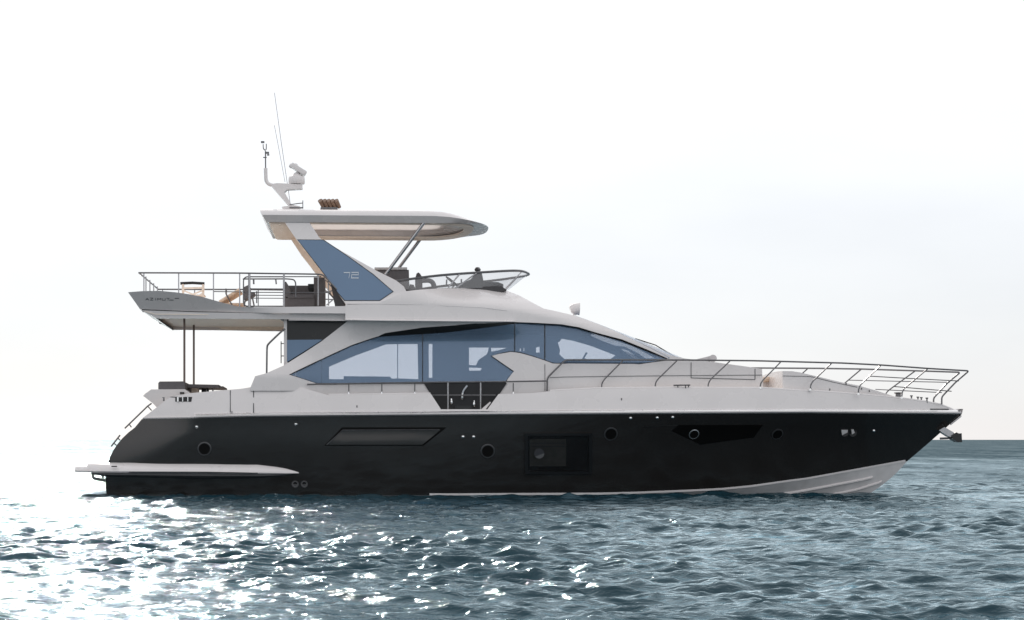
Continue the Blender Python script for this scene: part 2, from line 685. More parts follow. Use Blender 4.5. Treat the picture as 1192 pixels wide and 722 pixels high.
# thin character crease beside it
add("hull_crease", T(PT([(748, 496.5), (790, 495.5), (890, 494.8), (1000, 494)], lambda x: -(hull_b(x, 495.5) + 0.002)), 0.008, 6), 'trim', parent=hull)
# courtesy lights / drains
for px, py in ((229, 497), (344.5, 494), (539, 508.6), (551.3, 508.6), (734, 486.8), (765, 486.4), (783, 485.8), (1017, 501.5)):
    bm = bmesh.new()
    lathe(bm, [(0.04, -0.01), (0.04, 0.012), (0.025, 0.03), (0.01, 0.035)], disc_at(px, py), 'Y', 12)
    add("drain_outlet", bm, 'chrome', parent=hull)
for px in (343.6, 354.2):
    bm = bmesh.new()
    lathe(bm, [(0.088, -0.02), (0.088, 0.03), (0.06, 0.03), (0.055, 0.0), (0.02, 0)], disc_at(px, 563.7), 'Y', 20)
    add("exhaust_outlet", bm, 'ring', parent=hull)
add("hawse_port", panel([(979.5, 500.5), (987, 500.5), (986.5, 503.5), (984, 506.8), (980.5, 507.5)], HB(0.02), 0.03, vcut=0), 'white', parent=hull)
add("hawse_port", panel([(991, 500), (993.5, 500), (995, 503.5), (995, 507.5), (992, 507.5)], HB(0.02), 0.03, vcut=0), 'white', parent=hull)
for px, py in ((983.3, 504), (992.8, 504)):
    bm = bmesh.new()
    lathe(bm, [(0.1, -0.02), (0.1, 0.012), (0.09, 0.012), (0.085, 0.0), (0.02, 0.0)], disc_at(px, py), 'Y', 18)
    add("hawse_ring", bm, 'dark', parent=hull)

# ================================================================== TOPSIDES
GATE = [(501.7, 458.7), (513.3, 476.6), (567.4, 476.6), (580.4, 458.8)]
TOP = [(194, 465.3), (198, 462.3), (221, 457.8), (280, 452.7), (291, 451), (345.7, 450.6), (352, 451.5), (382.6, 460.2), (440, 459.6)] + GATE + \
      [(620, 457.6), (640, 455.6), (700, 452.6), (780, 452), (888, 452.4), (919, 454.6), (960, 456.6), (1000, 459.6), (1047, 464), (1076, 468), (1094, 471.4), (1106, 476.2), (1114, 480.2), (1118.3, 481.6)]
b_top = lambda x, y: max(0.0, b_sheer(x) - 0.0055 * max(0, y_sheer(x) - 3 - y) - 0.00006 * max(0, y_sheer(x) - 8 - y) ** 2)
outl = [(165.5, 487.2)] + TOP + [(x, y_sheer(x) - 0.7) for x in (1119, 1060, 1000, 940, 850, 760, 690, 620, 530, 440, 370, 300, 262, 225)]
top_near, top_far = add("topside", panel(outl, b_top, 0.09, vcut=10, hcut=8), 'white', mirror=True, smooth=25)
# step in the moulding near the stern
add("moulding_lip", strip(lambda x: [(y_sheer(x) - 4 + 3 * sm(226, 222, x), b_sheer(x) - .02), (y_sheer(x) - 1.5, b_sheer(x) + .035), (y_sheer(x) - .2, b_sheer(x) + .02), (y_sheer(x) + .5, b_sheer(x) - .03)], 166, 230, 12), 'white', parent=hull, mirror=True)
# gunwale cap
cap = [p for p in TOP[13:]]
add("gunwale", T([P(x, y, -(b_top(x, y) - 0.05)) for x, y in cap[1:-1]], 0.045, 8), 'white', parent=(top_near, top_far), mirror=True)
add("gunwale", T([P(x, y, -(b_top(x, y) - 0.05)) for x, y in [(382.6, 460.2), (440, 459.6), (501, 458.8)]], 0.04, 8), 'white', parent=(top_near, top_far), mirror=True)
# hatch outlines in the topsides
TB = lambda off: (lambda x, y: b_top(x, y) + off)
for o_ in ([(267.6, 454.6), (268.6, 454.5), (268.6, 480), (267.6, 480)], [(294.6, 451.5), (295.8, 451.5), (295.8, 481.3), (294.6, 481.3)],
           [(268.6, 479.2), (271, 479.2), (271, 480), (268.6, 480)], [(286.5, 480.4), (294.6, 480.6), (294.6, 481.3), (286.5, 481.2)]):
    add("hatch_seam", panel(o_, TB(0.012), 0.01, vcut=0), 'seam', parent=top_near)
# fairlead
fl = add("fairlead", panel([(200, 461.9), (223.8, 462.1), (222.6, 467.9), (204, 467.6), (204, 462.9), (197, 462.4)], TB(0.006), 0.02, vcut=0), 'dark', parent=top_near)
for px in (207, 212.5, 218.5):
    add("roller", T([P(px, 462.4, -2.66), P(px, 467.6, -2.66)], 0.022 if px == 207 else .016, 8), 'chrome', parent=top_near)
add("cleat", panel([(188.5, 462.5), (191.5, 462.5), (191.5, 467), (189.5, 467), (190, 464)], 2.5, 0.05, vcut=0), 'darksteel', parent=top_near)
for px, py in ((415.5, 473.2), (723.5, 464.8), (801.5, 449.5)):
    bm = bmesh.new()
    box(bm, P(px, py, -(b_top(px, py) + 0.004)), (0.025, 0.02, 0.06))
    add("deck_filler", bevel(bm, .006), 'seam', parent=top_near)
bm = bmesh.new()
for px in (789, 798):
    tube(bm, [P(px, 452, -2.3), P(px, 448.6, -2.33)], 0.012, 6)
tube(bm, PT([(784, 448.6), (803.5, 448.4)], -2.33), 0.018, 6)
add("mooring_bar", bm, 'darksteel', parent=top_near)

# decks (mostly hidden from a low eye)
ed = [(172, 482), (300, 479), (640, 479), (690, 456), (770, 454.2), (888, 454.4), (919, 456.4), (1000, 461.4), (1047, 465.8), (1094, 473.4), (1114, 481)]
edn = []
for i in range(len(ed) - 1):
    for k in range(6):
        t = k / 6
        edn.append((ed[i][0] * (1 - t) + ed[i + 1][0] * t, ed[i][1] * (1 - t) + ed[i + 1][1] * t))
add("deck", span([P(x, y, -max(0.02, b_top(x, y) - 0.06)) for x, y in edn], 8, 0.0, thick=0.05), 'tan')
# stem cap plate + roller
add("bow_plate", panel([(1083, 475.8), (1104, 475.8), (1105, 477.2), (1083, 477.2)], lambda x, y: b_sheer(x) + 0.0, 0.05, vcut=0), 'seam', parent=top_near)

# ================================================================== CABIN SIDE
WIN = [(337, 436.3), (374, 418.7), (408, 402.8), (440, 392), (448.5, 388), (492, 381.7), (554, 376.9), (588, 375.4), (600, 375.4), (620, 375.9), (653.6, 377.8),
       (673.7, 381.2), (695.5, 387.9), (724, 395.4), (751, 406.2), (777.5, 417.2), (774.5, 419.7), (744, 423.8), (657, 423.2), (643.6, 422.9), (620, 414.8),
       (606, 410.9), (594.5, 409.4), (583, 411.5), (572, 414.5), (598, 432.4), (589.5, 443.5), (589, 445.8), (369, 446.6)]
CAB = [(291.3, 451.6), (297, 438), (309.6, 434.7), (330.6, 425.4), (352, 412), (374, 397.7), (402, 376), (408, 369.5), (560, 370), (600, 371), (653.6, 371.5), (673.7, 375.5),
       (695.5, 382.3), (724, 390.2), (751, 401), (777, 412.6), (796, 417.2), (834, 422), (887, 429.4), (888.5, 454.5), (640, 458.5), (590, 464), (568, 478), (500, 478), (380, 470), (345, 455), (291.3, 455)]


def b_cab(x, y=420):
    b = 2.36
    if x > 600:
        b -= 0.86 * ((x - 600) / 288.0) ** 1.5
    if x < 420:
        b += 0.29 * sm(408, 440, y) * sm(385, 330, x)
    b += 0.17 * sm(399, 374, y) * sm(390, 430, x) * sm(625, 560, x)
    # tumblehome
    b -= 0.0018 * max(0, 450 - y) * sm(330, 420, x)
    return b


CB = lambda off: (lambda x, y: b_cab(x, y) + off)
cab_n, cab_f = add("cabin_side", panel(CAB, b_cab, 0.07, holes=[WIN], vcut=10, hcut=10), 'white', mirror=True, smooth=25)
g_n = add("side_window", panel(WIN, CB(-0.03), 0.012, vcut=14, hcut=12), 'glass', smooth=25)
gf = panel(WIN, CB(-0.03), 0.012, vcut=14, hcut=12)
for v in gf.verts:
    v.co.y = -v.co.y
add("side_window", gf, 'farglass', smooth=25)
# black upper band of the glazing, mullions, edge seal
add("window_band", panel([(437, 393), (448.5, 388.1), (492, 381.8), (554, 377), (588, 375.5), (606, 375.4), (606, 376.6), (598, 377.2), (562.6, 382), (520.7, 387.2), (492, 389), (448, 391.6)], CB(-0.022), 0.006, vcut=14), 'trim', parent=g_n)
add("window_band", panel([(606, 375.4), (620, 375.9), (653.6, 377.8), (673.7, 381.2), (695.5, 387.9), (724, 395.4), (751, 406.2), (777.5, 417.2), (772, 416.6), (751, 408.4), (724, 397.4), (695.5, 389.6), (673.7, 382.7), (653.6, 379), (620, 377)], CB(-0.022), 0.006, vcut=14), 'trim', parent=g_n)
for px, w_, y0, y1 in ((374.4, .55, 419, 446.4), (491.9, .9, 389, 446), (599.2, 1.0, 377, 410), (634.2, 1.2, 377, 420)):
    add("mullion", panel([(px - w_ / 2, y0), (px + w_ / 2, y0), (px + w_ / 2, y1), (px - w_ / 2, y1)], CB(-0.024), 0.006, vcut=0), 'trim', parent=g_n)
add("window_seal", T([P(x, y, -(b_cab(x, y) - 0.008)) for x, y in WIN + WIN[:1]], 0.012, 6), 'trim', parent=g_n)
# pillar window behind the wing, aft
PW = [(331, 372), (403, 372), (402, 376.4), (376, 395.5), (334, 422.6), (331, 424.5)]
pw = add("aft_window", panel([(333.4, 395.8), (375, 395.4), (373, 397.2), (352, 410.5), (334.2, 421.6)], lambda x, y: 2.2, 0.01, vcut=0), 'archglass', mirror=True)
add("aft_pillar", panel([(330.4, 371), (334, 371), (334, 424), (330.4, 426)], 2.22, 0.12, vcut=0), 'white', mirror=True)
add("pillar_shade", panel([(333.5, 371), (404, 371), (402, 377), (376.5, 396), (333.5, 396)], 2.19, 0.03, vcut=0), 'trim', mirror=True)
# aft door glass across the saloon
bm = extr([(334.5, 372), (336.5, 372), (336.5, 470), (334.5, 470)], -2.15, 2.15)
add("saloon_door", bm, 'dark')
bm = bmesh.new()
tube(bm, PT([(327.2, 397.5), (327.2, 423)], -2.0), 0.014, 6)
for yy in (400, 414.5):
    tube(bm, PT([(327.2, yy), (331.5, yy)], -2.0), 0.012, 6)
add("door_handle", bm, 'darksteel')
# dark boarding door behind the gate
add("boarding_door", panel([(493.8, 446.9), (590.2, 446.0), (567, 480), (514, 480)], CB(0.03), 0.02, vcut=20, hcut=10), 'dark')
# seams along the trunk
for o_ in ([(640, 439.3), (657, 438.6), (760, 437.3), (887, 436.4), (887, 437.0), (760, 437.9), (657, 439.2), (640, 439.9)],
           [(804.2, 422), (804.9, 422), (804.9, 440.3), (804.2, 440.3)], [(804.9, 439.6), (879.2, 441.6), (879.2, 442.4), (804.9, 440.4)], [(878.6, 429.5), (879.4, 429.5), (879.4, 441.6), (878.6, 441.6)]):
    add("locker_seam", panel(o_, CB(0.012), 0.012, vcut=14), 'seam', parent=cab_n)
add("door_seam", panel([(634, 424), (634.6, 424), (634.6, 455), (634, 455)], CB(0.012), 0.012, vcut=0), 'seam', parent=cab_n)
bm = bmesh.new()
box(bm, P(810.8, 434.5, -(b_cab(810) + .01)), (0.035, 0.02, 0.07))
add("locker_latch", bevel(bm, .006), 'darksteel', parent=cab_n)
# ledge under the forward windows (soft shelf that catches the light)
# saloon interior: far lining with the openings one sees daylight through
Xs = [(P(x, 420, -b_cab(x)).x, b_cab(x)) for x in range(420, 900, 10)]


def PFar(px, py, off):
    v = 2.0
    for _ in range(6):
        p = P(px, py, v)
        v = itp(p.x, Xs) - off
    return P(px, py, v)


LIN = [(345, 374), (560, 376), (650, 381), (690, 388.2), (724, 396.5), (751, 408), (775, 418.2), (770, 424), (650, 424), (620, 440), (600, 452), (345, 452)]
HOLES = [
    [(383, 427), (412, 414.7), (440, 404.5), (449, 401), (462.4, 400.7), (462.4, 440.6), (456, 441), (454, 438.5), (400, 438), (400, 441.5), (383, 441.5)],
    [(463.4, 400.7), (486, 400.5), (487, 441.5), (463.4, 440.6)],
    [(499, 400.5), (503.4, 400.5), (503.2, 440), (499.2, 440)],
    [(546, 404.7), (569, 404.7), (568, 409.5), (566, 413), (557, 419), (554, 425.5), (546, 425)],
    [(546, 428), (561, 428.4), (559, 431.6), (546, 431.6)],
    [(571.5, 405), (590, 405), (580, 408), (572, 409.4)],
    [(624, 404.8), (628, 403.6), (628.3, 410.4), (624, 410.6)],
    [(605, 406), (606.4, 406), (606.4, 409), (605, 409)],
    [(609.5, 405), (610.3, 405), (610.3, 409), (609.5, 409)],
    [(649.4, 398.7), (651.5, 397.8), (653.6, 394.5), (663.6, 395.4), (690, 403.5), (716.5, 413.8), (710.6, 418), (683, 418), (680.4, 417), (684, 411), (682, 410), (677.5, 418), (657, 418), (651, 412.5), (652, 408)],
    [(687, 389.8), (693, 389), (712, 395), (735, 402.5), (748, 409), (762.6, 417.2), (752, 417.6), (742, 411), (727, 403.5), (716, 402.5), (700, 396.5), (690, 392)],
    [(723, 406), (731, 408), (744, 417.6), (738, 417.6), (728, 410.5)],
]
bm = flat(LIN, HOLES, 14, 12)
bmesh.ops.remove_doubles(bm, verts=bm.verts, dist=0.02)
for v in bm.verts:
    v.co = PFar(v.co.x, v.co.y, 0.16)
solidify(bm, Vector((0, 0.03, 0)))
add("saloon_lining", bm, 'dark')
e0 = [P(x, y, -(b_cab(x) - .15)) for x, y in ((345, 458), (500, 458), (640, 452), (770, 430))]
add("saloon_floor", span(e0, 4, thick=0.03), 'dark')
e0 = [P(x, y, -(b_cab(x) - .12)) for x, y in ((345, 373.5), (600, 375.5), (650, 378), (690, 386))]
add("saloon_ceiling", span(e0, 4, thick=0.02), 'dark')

# ================================================================== ROOF AND FLYBRIDGE SIDE
CREASE = [(400, 354), (480, 354.8), (564, 358.5), (608, 364.7), (640, 372), (665, 379.4)]
RTOP = [(402, 355), (440, 353.5), (473, 339), (490, 337.2), (510, 336), (548, 335), (575, 334.6), (583, 335), (589, 338), (600, 342.3), (608, 346), (620, 352.5), (633, 359.3), (650, 363), (670, 367.7), (695.5, 377),
        (720.7, 387.6), (737.5, 395.8), (751, 402.7), (766, 410.2), (777.8, 416.4)]
RBOT = [(777.5, 417.4), (751, 406.0), (724, 395.2), (695.5, 387.7), (673.7, 381.0), (653.6, 377.6), (620, 375.7), (600, 375), (520, 374.4), (440, 373.8), (402, 373.0)]


def b_roof(x, y):
    b = 2.62 - 0.23 * sm(480, 640, x)
    if x > 600:
        b = b - 0.86 * ((x - 600) / 288.0) ** 1.5
    k = 0.0004 + 0.0016 * sm(473, 550, x) - 0.0006 * sm(590, 660, x)
    yc = itp(x, CREASE) if x < 665 else itp(x, RBOT[::-1])
    d = max(0, yc - y)
    b -= k * d * d
    # below the crease the side flares slightly towards its lower edge
    b += 0.003 * max(0, y - yc) * sm(660, 600, x)
    return max(0.4, b)


roof_n, roof_f = add("roof_side", panel(RTOP + RBOT, b_roof, 0.08, vcut=8, hcut=5), 'white', mirror=True, smooth=30)
RE = [P(x, y, -(b_roof(x, y) - 0.01)) for x, y in RTOP[6:]]
RE2 = spline(RE[:9], 3)
add("roof_top", span(RE2, 12, 0.05, thick=0.05), 'white')
# windscreen, bowed forward between the roof edge and the foredeck
wsn = [P(x, y - .2, -(b_roof(x, y) - 0.02)) for x, y in RTOP[14:]]
n_ = len(wsn)
x0_, x1_ = wsn[0].x, wsn[-1].x
windscreen = add("windscreen", span(spline(wsn, 4), 16, 0.05, bulge=lambda e: 0.62 * ((e.x - x0_) / (x1_ - x0_)), thick=0.02, prof=2.4), 'glass')
for v0 in (-0.75, 0.35):
    bm = bmesh.new()
    q = Vector((wsn[-1].x + 0.35, v0, wsn[-1].z + 0.08))
    p = Vector((wsn[3].x + 0.15, v0 - 0.45, wsn[3].z + 0.08))
    tube(bm, [q, q * .5 + p * .5 + Vector((0, 0, 0.07)), p], 0.014, 6)
    add("wiper", bm, 'trim', parent=windscreen)
# light strip at the lower edge of the fly side
def fly_ledge(px):
    y = itp(px, [(402, 372.8), (440, 373.5), (520, 374.2), (600, 374.8)])
    b = b_roof(px, y - 3)
    return [(y - 2.4, b - .03), (y - 2.1, b - .005), (y - 0.7, b + .085), (y - .1, b + .085), (y + .3, b - .04)]


add("fly_edge", strip(fly_ledge, 402, 598, 30), 'white', parent=(roof_n, roof_f), mirror=True)
add("crease_rail", T([P(x, y - .2, -(b_roof(x, y) - 0.006)) for x, y in [(404, 354), (440, 353.9), (480, 354.8), (520, 356.4), (564, 358.5), (590, 362)]], 0.014, 6), 'white', parent=(roof_n, roof_f), mirror=True)
bm = bmesh.new()
lathe(bm, [(0.03, -.01), (0.045, 0.01), (0.05, 0.02), (0.02, 0.03)], P(437, 364.2, -2.6), 'Y', 12)
bmesh.ops.scale(bm, vec=(1.6, 1, 1), verts=bm.verts, space=Matrix.Translation(-P(437, 364.2, -2.6)))
add("side_light", bm, 'trim', parent=roof_n)

# aft wing of the flybridge
WU = [(149, 340.3), (165, 339), (185, 338.6), (204, 340.3), (220, 342.6), (234, 345.3), (257.5, 352), (275, 356.4), (287, 357.8), (345, 357.2), (403, 356.4), (403, 365), (330, 364.6), (291, 364), (230, 362.6), (163, 360.0)]
WL = [(163.5, 361.2), (230, 363.6), (291, 364.4), (330, 364.8), (403, 365.2), (403, 373), (330, 371.6), (182, 370.6)]
wb = lambda x, y: 2.66 - 0.017 * (y - 340) * sm(335, 250, x) - 0.04 * sm(260, 330, x) + 0.002 * max(0, y - 357) * sm(300, 400, x)
w_n, w_f = add("flybridge_wing", panel(WU, wb, 0.08, vcut=10, hcut=6), 'white', mirror=True, smooth=30)
add("wing_skirt", panel(WL, lambda x, y: (2.34 + .16 * sm(220, 335, x) - 0.004 * (y - 362)), 0.08, vcut=20), 'white', parent=(w_n, w_f), mirror=True)
add("wing_groove_shade", panel([(164, 359), (291, 362), (291, 366), (166, 363.5)], 2.24, 0.02, vcut=0), 'trim', parent=(w_n, w_f), mirror=True)  # black panel behind the gap stands in for the groove's shadow
# floor slab with a recessed ceiling over the cockpit; aft fascia
fl_e = [P(x, y, -2.15) for x, y in ((170, 357.5), (404, 358.5), (500, 358))]
add("flybridge_floor", span(fl_e, 6, thick=0.05), 'teak')
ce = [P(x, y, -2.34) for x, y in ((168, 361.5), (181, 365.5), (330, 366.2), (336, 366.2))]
add("cockpit_ceiling", span(ce, 8, thick=0.02), 'tan')  # warm ceiling colour holds the glow thrown up from the water
fa = [P(149.6, 340.6, -2.6), P(156, 350, -2.44), P(163, 360.3, -2.3), P(172, 365.5, -2.28), P(182, 370.6, -2.26)]
add("aft_fascia", span(fa, 8, thick=0.0), 'white')
bm = extr([(181.4, 369.4), (182.6, 369.4), (182.9, 371.2), (182.2, 371.2)], -2.28, 2.28)
add("ceiling_edge", bm, 'seam')
add("ceiling_liner", panel([(186, 365.3), (336, 365.6), (336, 371.5), (186, 370.5)], 2.29, 0.04, vcut=0), 'tan', mirror=True)  # warm light on the coaming's inner face, put into the tan colour
bm = bmesh.new()
box(bm, P(330, 373, -1.9), (0.14, 0.16, 0.05), Matrix.Rotation(R(25), 3, 'Y'))
add("ceiling_speaker", bevel(bm, .01), 'darksteel')
# underside of the fly over the side decks
so = [P(x, y, -2.5) for x, y in ((336, 372), (480, 373.3), (600, 374))]
add("overhang_soffit", span(so, 4, thick=0.02), 'white')

# ================================================================== RADAR ARCH
b_arch = lambda x, y: 2.60 - 0.0066 * (355 - y)
ARCH = [(331, 258), (359.5, 258), (372, 277), (400, 293.8), (438, 315), (461, 326.5), (470, 333.6), (473, 339.2), (455, 347), (440, 353.6), (404, 356.2), (395, 343.5), (387.5, 332), (377, 319), (358, 294.5), (345, 278.8)]
arch = add("arch_leg", panel(ARCH, b_arch, 0.20, vcut=0, hcut=10, back_mat=1), ['white', 'tan'], mirror=True)  # tan back faces: sunlight bounced onto them is put into the colour
AG = [(347, 279.4), (376.4, 279.8), (405, 299), (434, 319.8), (457, 339.5), (442, 349.6), (401.4, 349.6), (393, 340), (385.8, 330), (378.5, 320)]
AG2 = [(345.8, 278.8), (376.8, 279.0), (406, 298.6), (434.8, 319.2), (458.4, 339.6), (442.4, 350.4), (400.8, 350.4), (392.2, 340.3), (384.8, 330), (377.4, 320)]
add("glass_seal", panel(AG2, lambda x, y: b_arch(x, y) + 0.004, 0.01, vcut=0, hcut=10), 'trim', parent=arch, mirror=True)
add("arch_glass", panel(AG, lambda x, y: b_arch(x, y) + 0.012, 0.01, vcut=0, hcut=10), 'archglass', parent=arch, mirror=True)
# number on the glass
bm = bmesh.new()
def stroke(bm, pts, w, bfun, th=0.006):
    for (xa, ya), (xb, yb) in zip(pts[:-1], pts[1:]):
        L = math.hypot(xb - xa, yb - ya)
        nx, ny = -(yb - ya) / L * w / 2, (xb - xa) / L * w / 2
        q = [(xa + nx, ya + ny), (xb + nx, yb + ny), (xb - nx, yb - ny), (xa - nx, ya - ny)]
        a = [bm.verts.new(P(x, y, -bfun(x, y))) for x, y in q]
        c = [bm.verts.new(v.co + Vector((0, th, 0))) for v in a]
        bm.faces.new(a)
        bm.faces.new(c[::-1])
        for i in range(4):
            bm.faces.new([a[i], a[(i + 1) % 4], c[(i + 1) % 4], c[i]])
ab = lambda x, y: b_arch(x, y) + 0.018
stroke(bm, [(400.2, 317.4), (407.8, 317.4)], 1.1, ab)
stroke(bm, [(407.3, 317.6), (406.0, 324)], 0.45, ab)
stroke(bm, [(409.2, 317.3), (417.5, 317.3)], 1.1, ab)
stroke(bm, [(417.2, 317.3), (417.2, 320)], 0.5, ab)
stroke(bm, [(417.5, 320), (408.8, 320)], 1.0, ab)
stroke(bm, [(409.2, 320), (409.2, 323.7)], 0.7, ab)
stroke(bm, [(408.8, 323.7), (417.5, 323.7)], 1.1, ab)
add("model_number", bm, 'lettering', parent=arch[0])
# name in thin dark letters on the wing
bm = bmesh.new()
wbl = lambda x, y: wb(x, y) + 0.006
GL = {'A': [[(0, 1), (.5, 0), (1, 1)], [(.2, .65), (.8, .65)]], 'Z': [[(0, 0), (1, 0), (0, 1), (1, 1)]], 'I': [[(.5, 0), (.5, 1)]],
      'M': [[(0, 1), (0, 0), (.5, .6), (1, 0), (1, 1)]], 'U': [[(0, 0), (0, 1), (1, 1), (1, 0)]], 'T': [[(0, 0), (1, 0)], [(.5, 0), (.5, 1)]]}
x = 169.5
for ch in "AZIMUT":
    w_ = 2.0 if ch == 'I' else 3.6
    for pl in GL[ch]:
        stroke(bm, [(x + a * w_, 347.0 + c * 2.6 + (x - 169) * 0.012) for a, c in pl], 0.5, wbl)
    x += w_ + 1.6
add("nameplate", bm, 'darklettering', parent=w_n)
for q_ in ([(197, 349.5), (202, 349.5)], [(203.5, 347.4), (208.5, 347.4)]):
    bm = bmesh.new()
    stroke(bm, q_, 0.85, wbl)
    add("name_badge", bm, 'darklettering', parent=w_n)

# ================================================================== HARDTOP
def plan(xa_px, ya_px, v, xf_near, xf_mid, zpy, n=18, z=None):
    """closed outline (boat coordinates) of the hardtop at the height traced as zpy on the near edge"""
    p0 = P(xa_px, zpy, -v)
    zz = p0.z if z is None else z
    pts = []
    xn, xm = P(xf_near, zpy, -v).x, P(xf_mid, zpy, -v * .2).x
    pts.append(Vector((p0.x, -v, zz)))
    for k in range(1, 8):
        pts.append(Vector((p0.x + (xn - p0.x) * k / 8, -v, zz)))
    for k in range(n + 1):
        a = -math.pi / 2 + math.pi * k / n
        ca, sa = math.cos(a), math.sin(a)
        pts.append(Vector((xn + (xm - xn) * abs(ca) ** 0.75, v * math.copysign(abs(sa) ** 0.75, sa), zz)))
    for k in range(7, 0, -1):
        pts.append(Vector((p0.x + (xn - p0.x) * k / 8, v, zz)))
    pts.append(Vector((p0.x, v, zz)))
    return pts


def sag(pts, x0, x1, dz):
    return [Vector((p.x, p.y, p.z - dz * sm(x0, x1, p.x))) for p in pts]


xs0, xs1 = P(505, 250, -2).x, P(572, 250, -1).x
top_r = [sag(plan(303.5, 0, 1.55, 480, 520, 243.6), xs0, xs1, .10),
         sag(plan(302.6, 0, 1.98, 500, 553, 244.8), xs0, xs1, .20),
         sag(plan(303.2, 0, 2.06, 504, 563, 247.4), xs0, xs1, .17),
         sag(plan(305.2, 0, 2.10, 506, 569, 250.2), xs0, xs1, .12),
         sag(plan(309.8, 0, 1.99, 504, 567, 258.6), xs0, xs1, -.07),
         sag(plan(313.5, 0, 1.92, 498, 558, 258.9), xs0, xs1, -.06)]
hardtop = add("hardtop", loops([plan(330, 0, 1.5, 470, 512, 243.6)] + top_r + [sag(plan(330, 0, 1.62, 488, 545, 258.9), xs0, xs1, -.05), plan(330, 0, 1.5, 470, 512, 250), plan(330, 0, 1.5, 470, 512, 243.6)], cap=False), 'white', smooth=40)
add("hardtop_rim", loops([sag(plan(313.0, 0, 1.94, 496, 552, 259.0), xs0, xs1, -.06), sag(plan(316, 0, 1.90, 494, 549, 261.0), xs0, xs1, -.06), sag(plan(340, 0, 1.60, 484, 540, 261.0), xs0, xs1, -.06), sag(plan(340, 0, 1.60, 484, 540, 259.0), xs0, xs1, -.06)], cap=False), 'tan', parent=hardtop, smooth=40)  # warm glow under the hardtop is put into the rim's colour
# soft canvas in the middle
p_a, p_b = P(328, 250.6, -1.6), P(520, 250.6, -1.6)
bm = bmesh.new()
for i in range(9):
    for k in range(9):
        pass
rows = []
for i in range(25):
    u = i / 24
    row = []
    for k in range(13):
        w_ = -1 + 2 * k / 12
        row.append(bm.verts.new(Vector((p_a.x + (p_b.x - p_a.x) * u, 1.58 * w_, p_a.z - 0.02 - 0.05 * (1 - w_ * w_) - 0.012 * math.cos(u * 40) * (1 - w_ ** 4)))))
    rows.append(row)
for i in range(24):
    for k in range(12):
        bm.faces.new([rows[i][k], rows[i][k + 1], rows[i + 1][k + 1], rows[i + 1][k]])
add("canvas_top", bm, 'canvas', parent=hardtop)
# struts
add("hardtop_strut", T(PT([(496.5, 255.5), (448.5, 320)], -1.95), 0.045, 10), 'steel', mirror=True)

# mast
mast = add("radar_mast", extr([(328, 241.5), (328.5, 240.6), (336, 239.8), (316, 216.5), (315, 214.6), (322, 213.2), (334, 213.8), (352, 214.6), (352, 219.5), (334, 220.6), (331, 223.5), (339.5, 238.5), (349, 240.2), (349.5, 241.5), (345, 244.5), (330, 244.5)], -0.16, 0.16), 'white')
add("mast_arm", T([P(317, 215.8, 0), P(312, 214.2, 0), P(309.6, 210, 0), P(309.2, 196, 0)], 0.05, 8, rnd=.08), 'white', parent=mast)
bm = bmesh.new()
tube(bm, PT([(309.2, 198), (309, 176)], 0), 0.018, 8)
tube(bm, rounded(PT([(306.3, 168), (306.5, 173), (308.5, 175.3), (310, 174), (310, 167.5)], 0), .04), 0.014, 6)
box(bm, P(305.8, 165.6, 0), (0.09, 0.06, 0.05))
box(bm, P(311.5, 178, 0), (0.08, 0.05, 0.05))
box(bm, P(312.2, 180.4, 0), (0.06, 0.05, 0.04))
tube(bm, PT([(306.3, 183.4), (310.5, 183.4)], 0), 0.014, 6)
add("wind_sensor", bm, 'darksteel', parent=mast)
bm = bmesh.new()
lathe(bm, [(0.20, 0), (0.215, 0.03), (0.215, 0.15), (0.2, 0.19), (0.15, 0.225), (0.09, 0.27), (0.07, 0.29)], P(345.4, 214.4, 0), 'Z', 28)
add("radar_dome", bm, 'white', parent=mast)
bm = bmesh.new()
tube(bm, PT([(346.5, 203), (346.5, 200)], 0), 0.06, 10)
c = P(347.5, 197.5, 0)
box(bm, c, (0.44, 0.3, 0.13), Matrix.Rotation(R(32), 3, 'Y'))
lathe(bm, [(0.02, -0.06), (0.1, -.05), (0.13, 0), (0.1, 0.06), (0.02, .08)], P(341.8, 193.5, 0), 'Z', 14)
add("radar_scanner", bevel(bm, .02), 'white', parent=mast)
add("whip_antenna", T([P(338.5, 241, -.05), P(334.5, 214, -.05), P(327, 163, -.05), P(319.5, 108, -.05)], 0.009, 6), 'steel')
add("whip_antenna", T([P(331.8, 212, .12), P(325.5, 178, .12), P(319.4, 146, .12)], 0.007, 6), 'steel')
bm = bmesh.new()
box(bm, P(345, 242, -.3), (0.36, 0.1, 0.03))
tube(bm, PT([(337, 238.5), (347, 237), (352.5, 236.5)], -.3), 0.012, 6)
tube(bm, PT([(352.5, 233.5), (352.5, 243)], -.3), 0.012, 6)
add("antenna_bracket", bm, 'darksteel', parent=mast)
hb = bmesh.new()
box(hb, P(383, 243.0, -.9), (0.44, 0.14, 0.06))
horn_base = add("horn_base", bevel(hb, .01), 'darksteel')
for k in range(5):
    px = 373.5 + k * 4.6
    bm = bmesh.new()
    a, b_ = P(px + 3.2, 241.6, -.9), P(px - .8, 233.4, -1.05)
    tube(bm, [a, a * .45 + b_ * .55, b_], 0.05, 12, r2=0.066)
    add("horn", bm, 'brass', parent=horn_base)

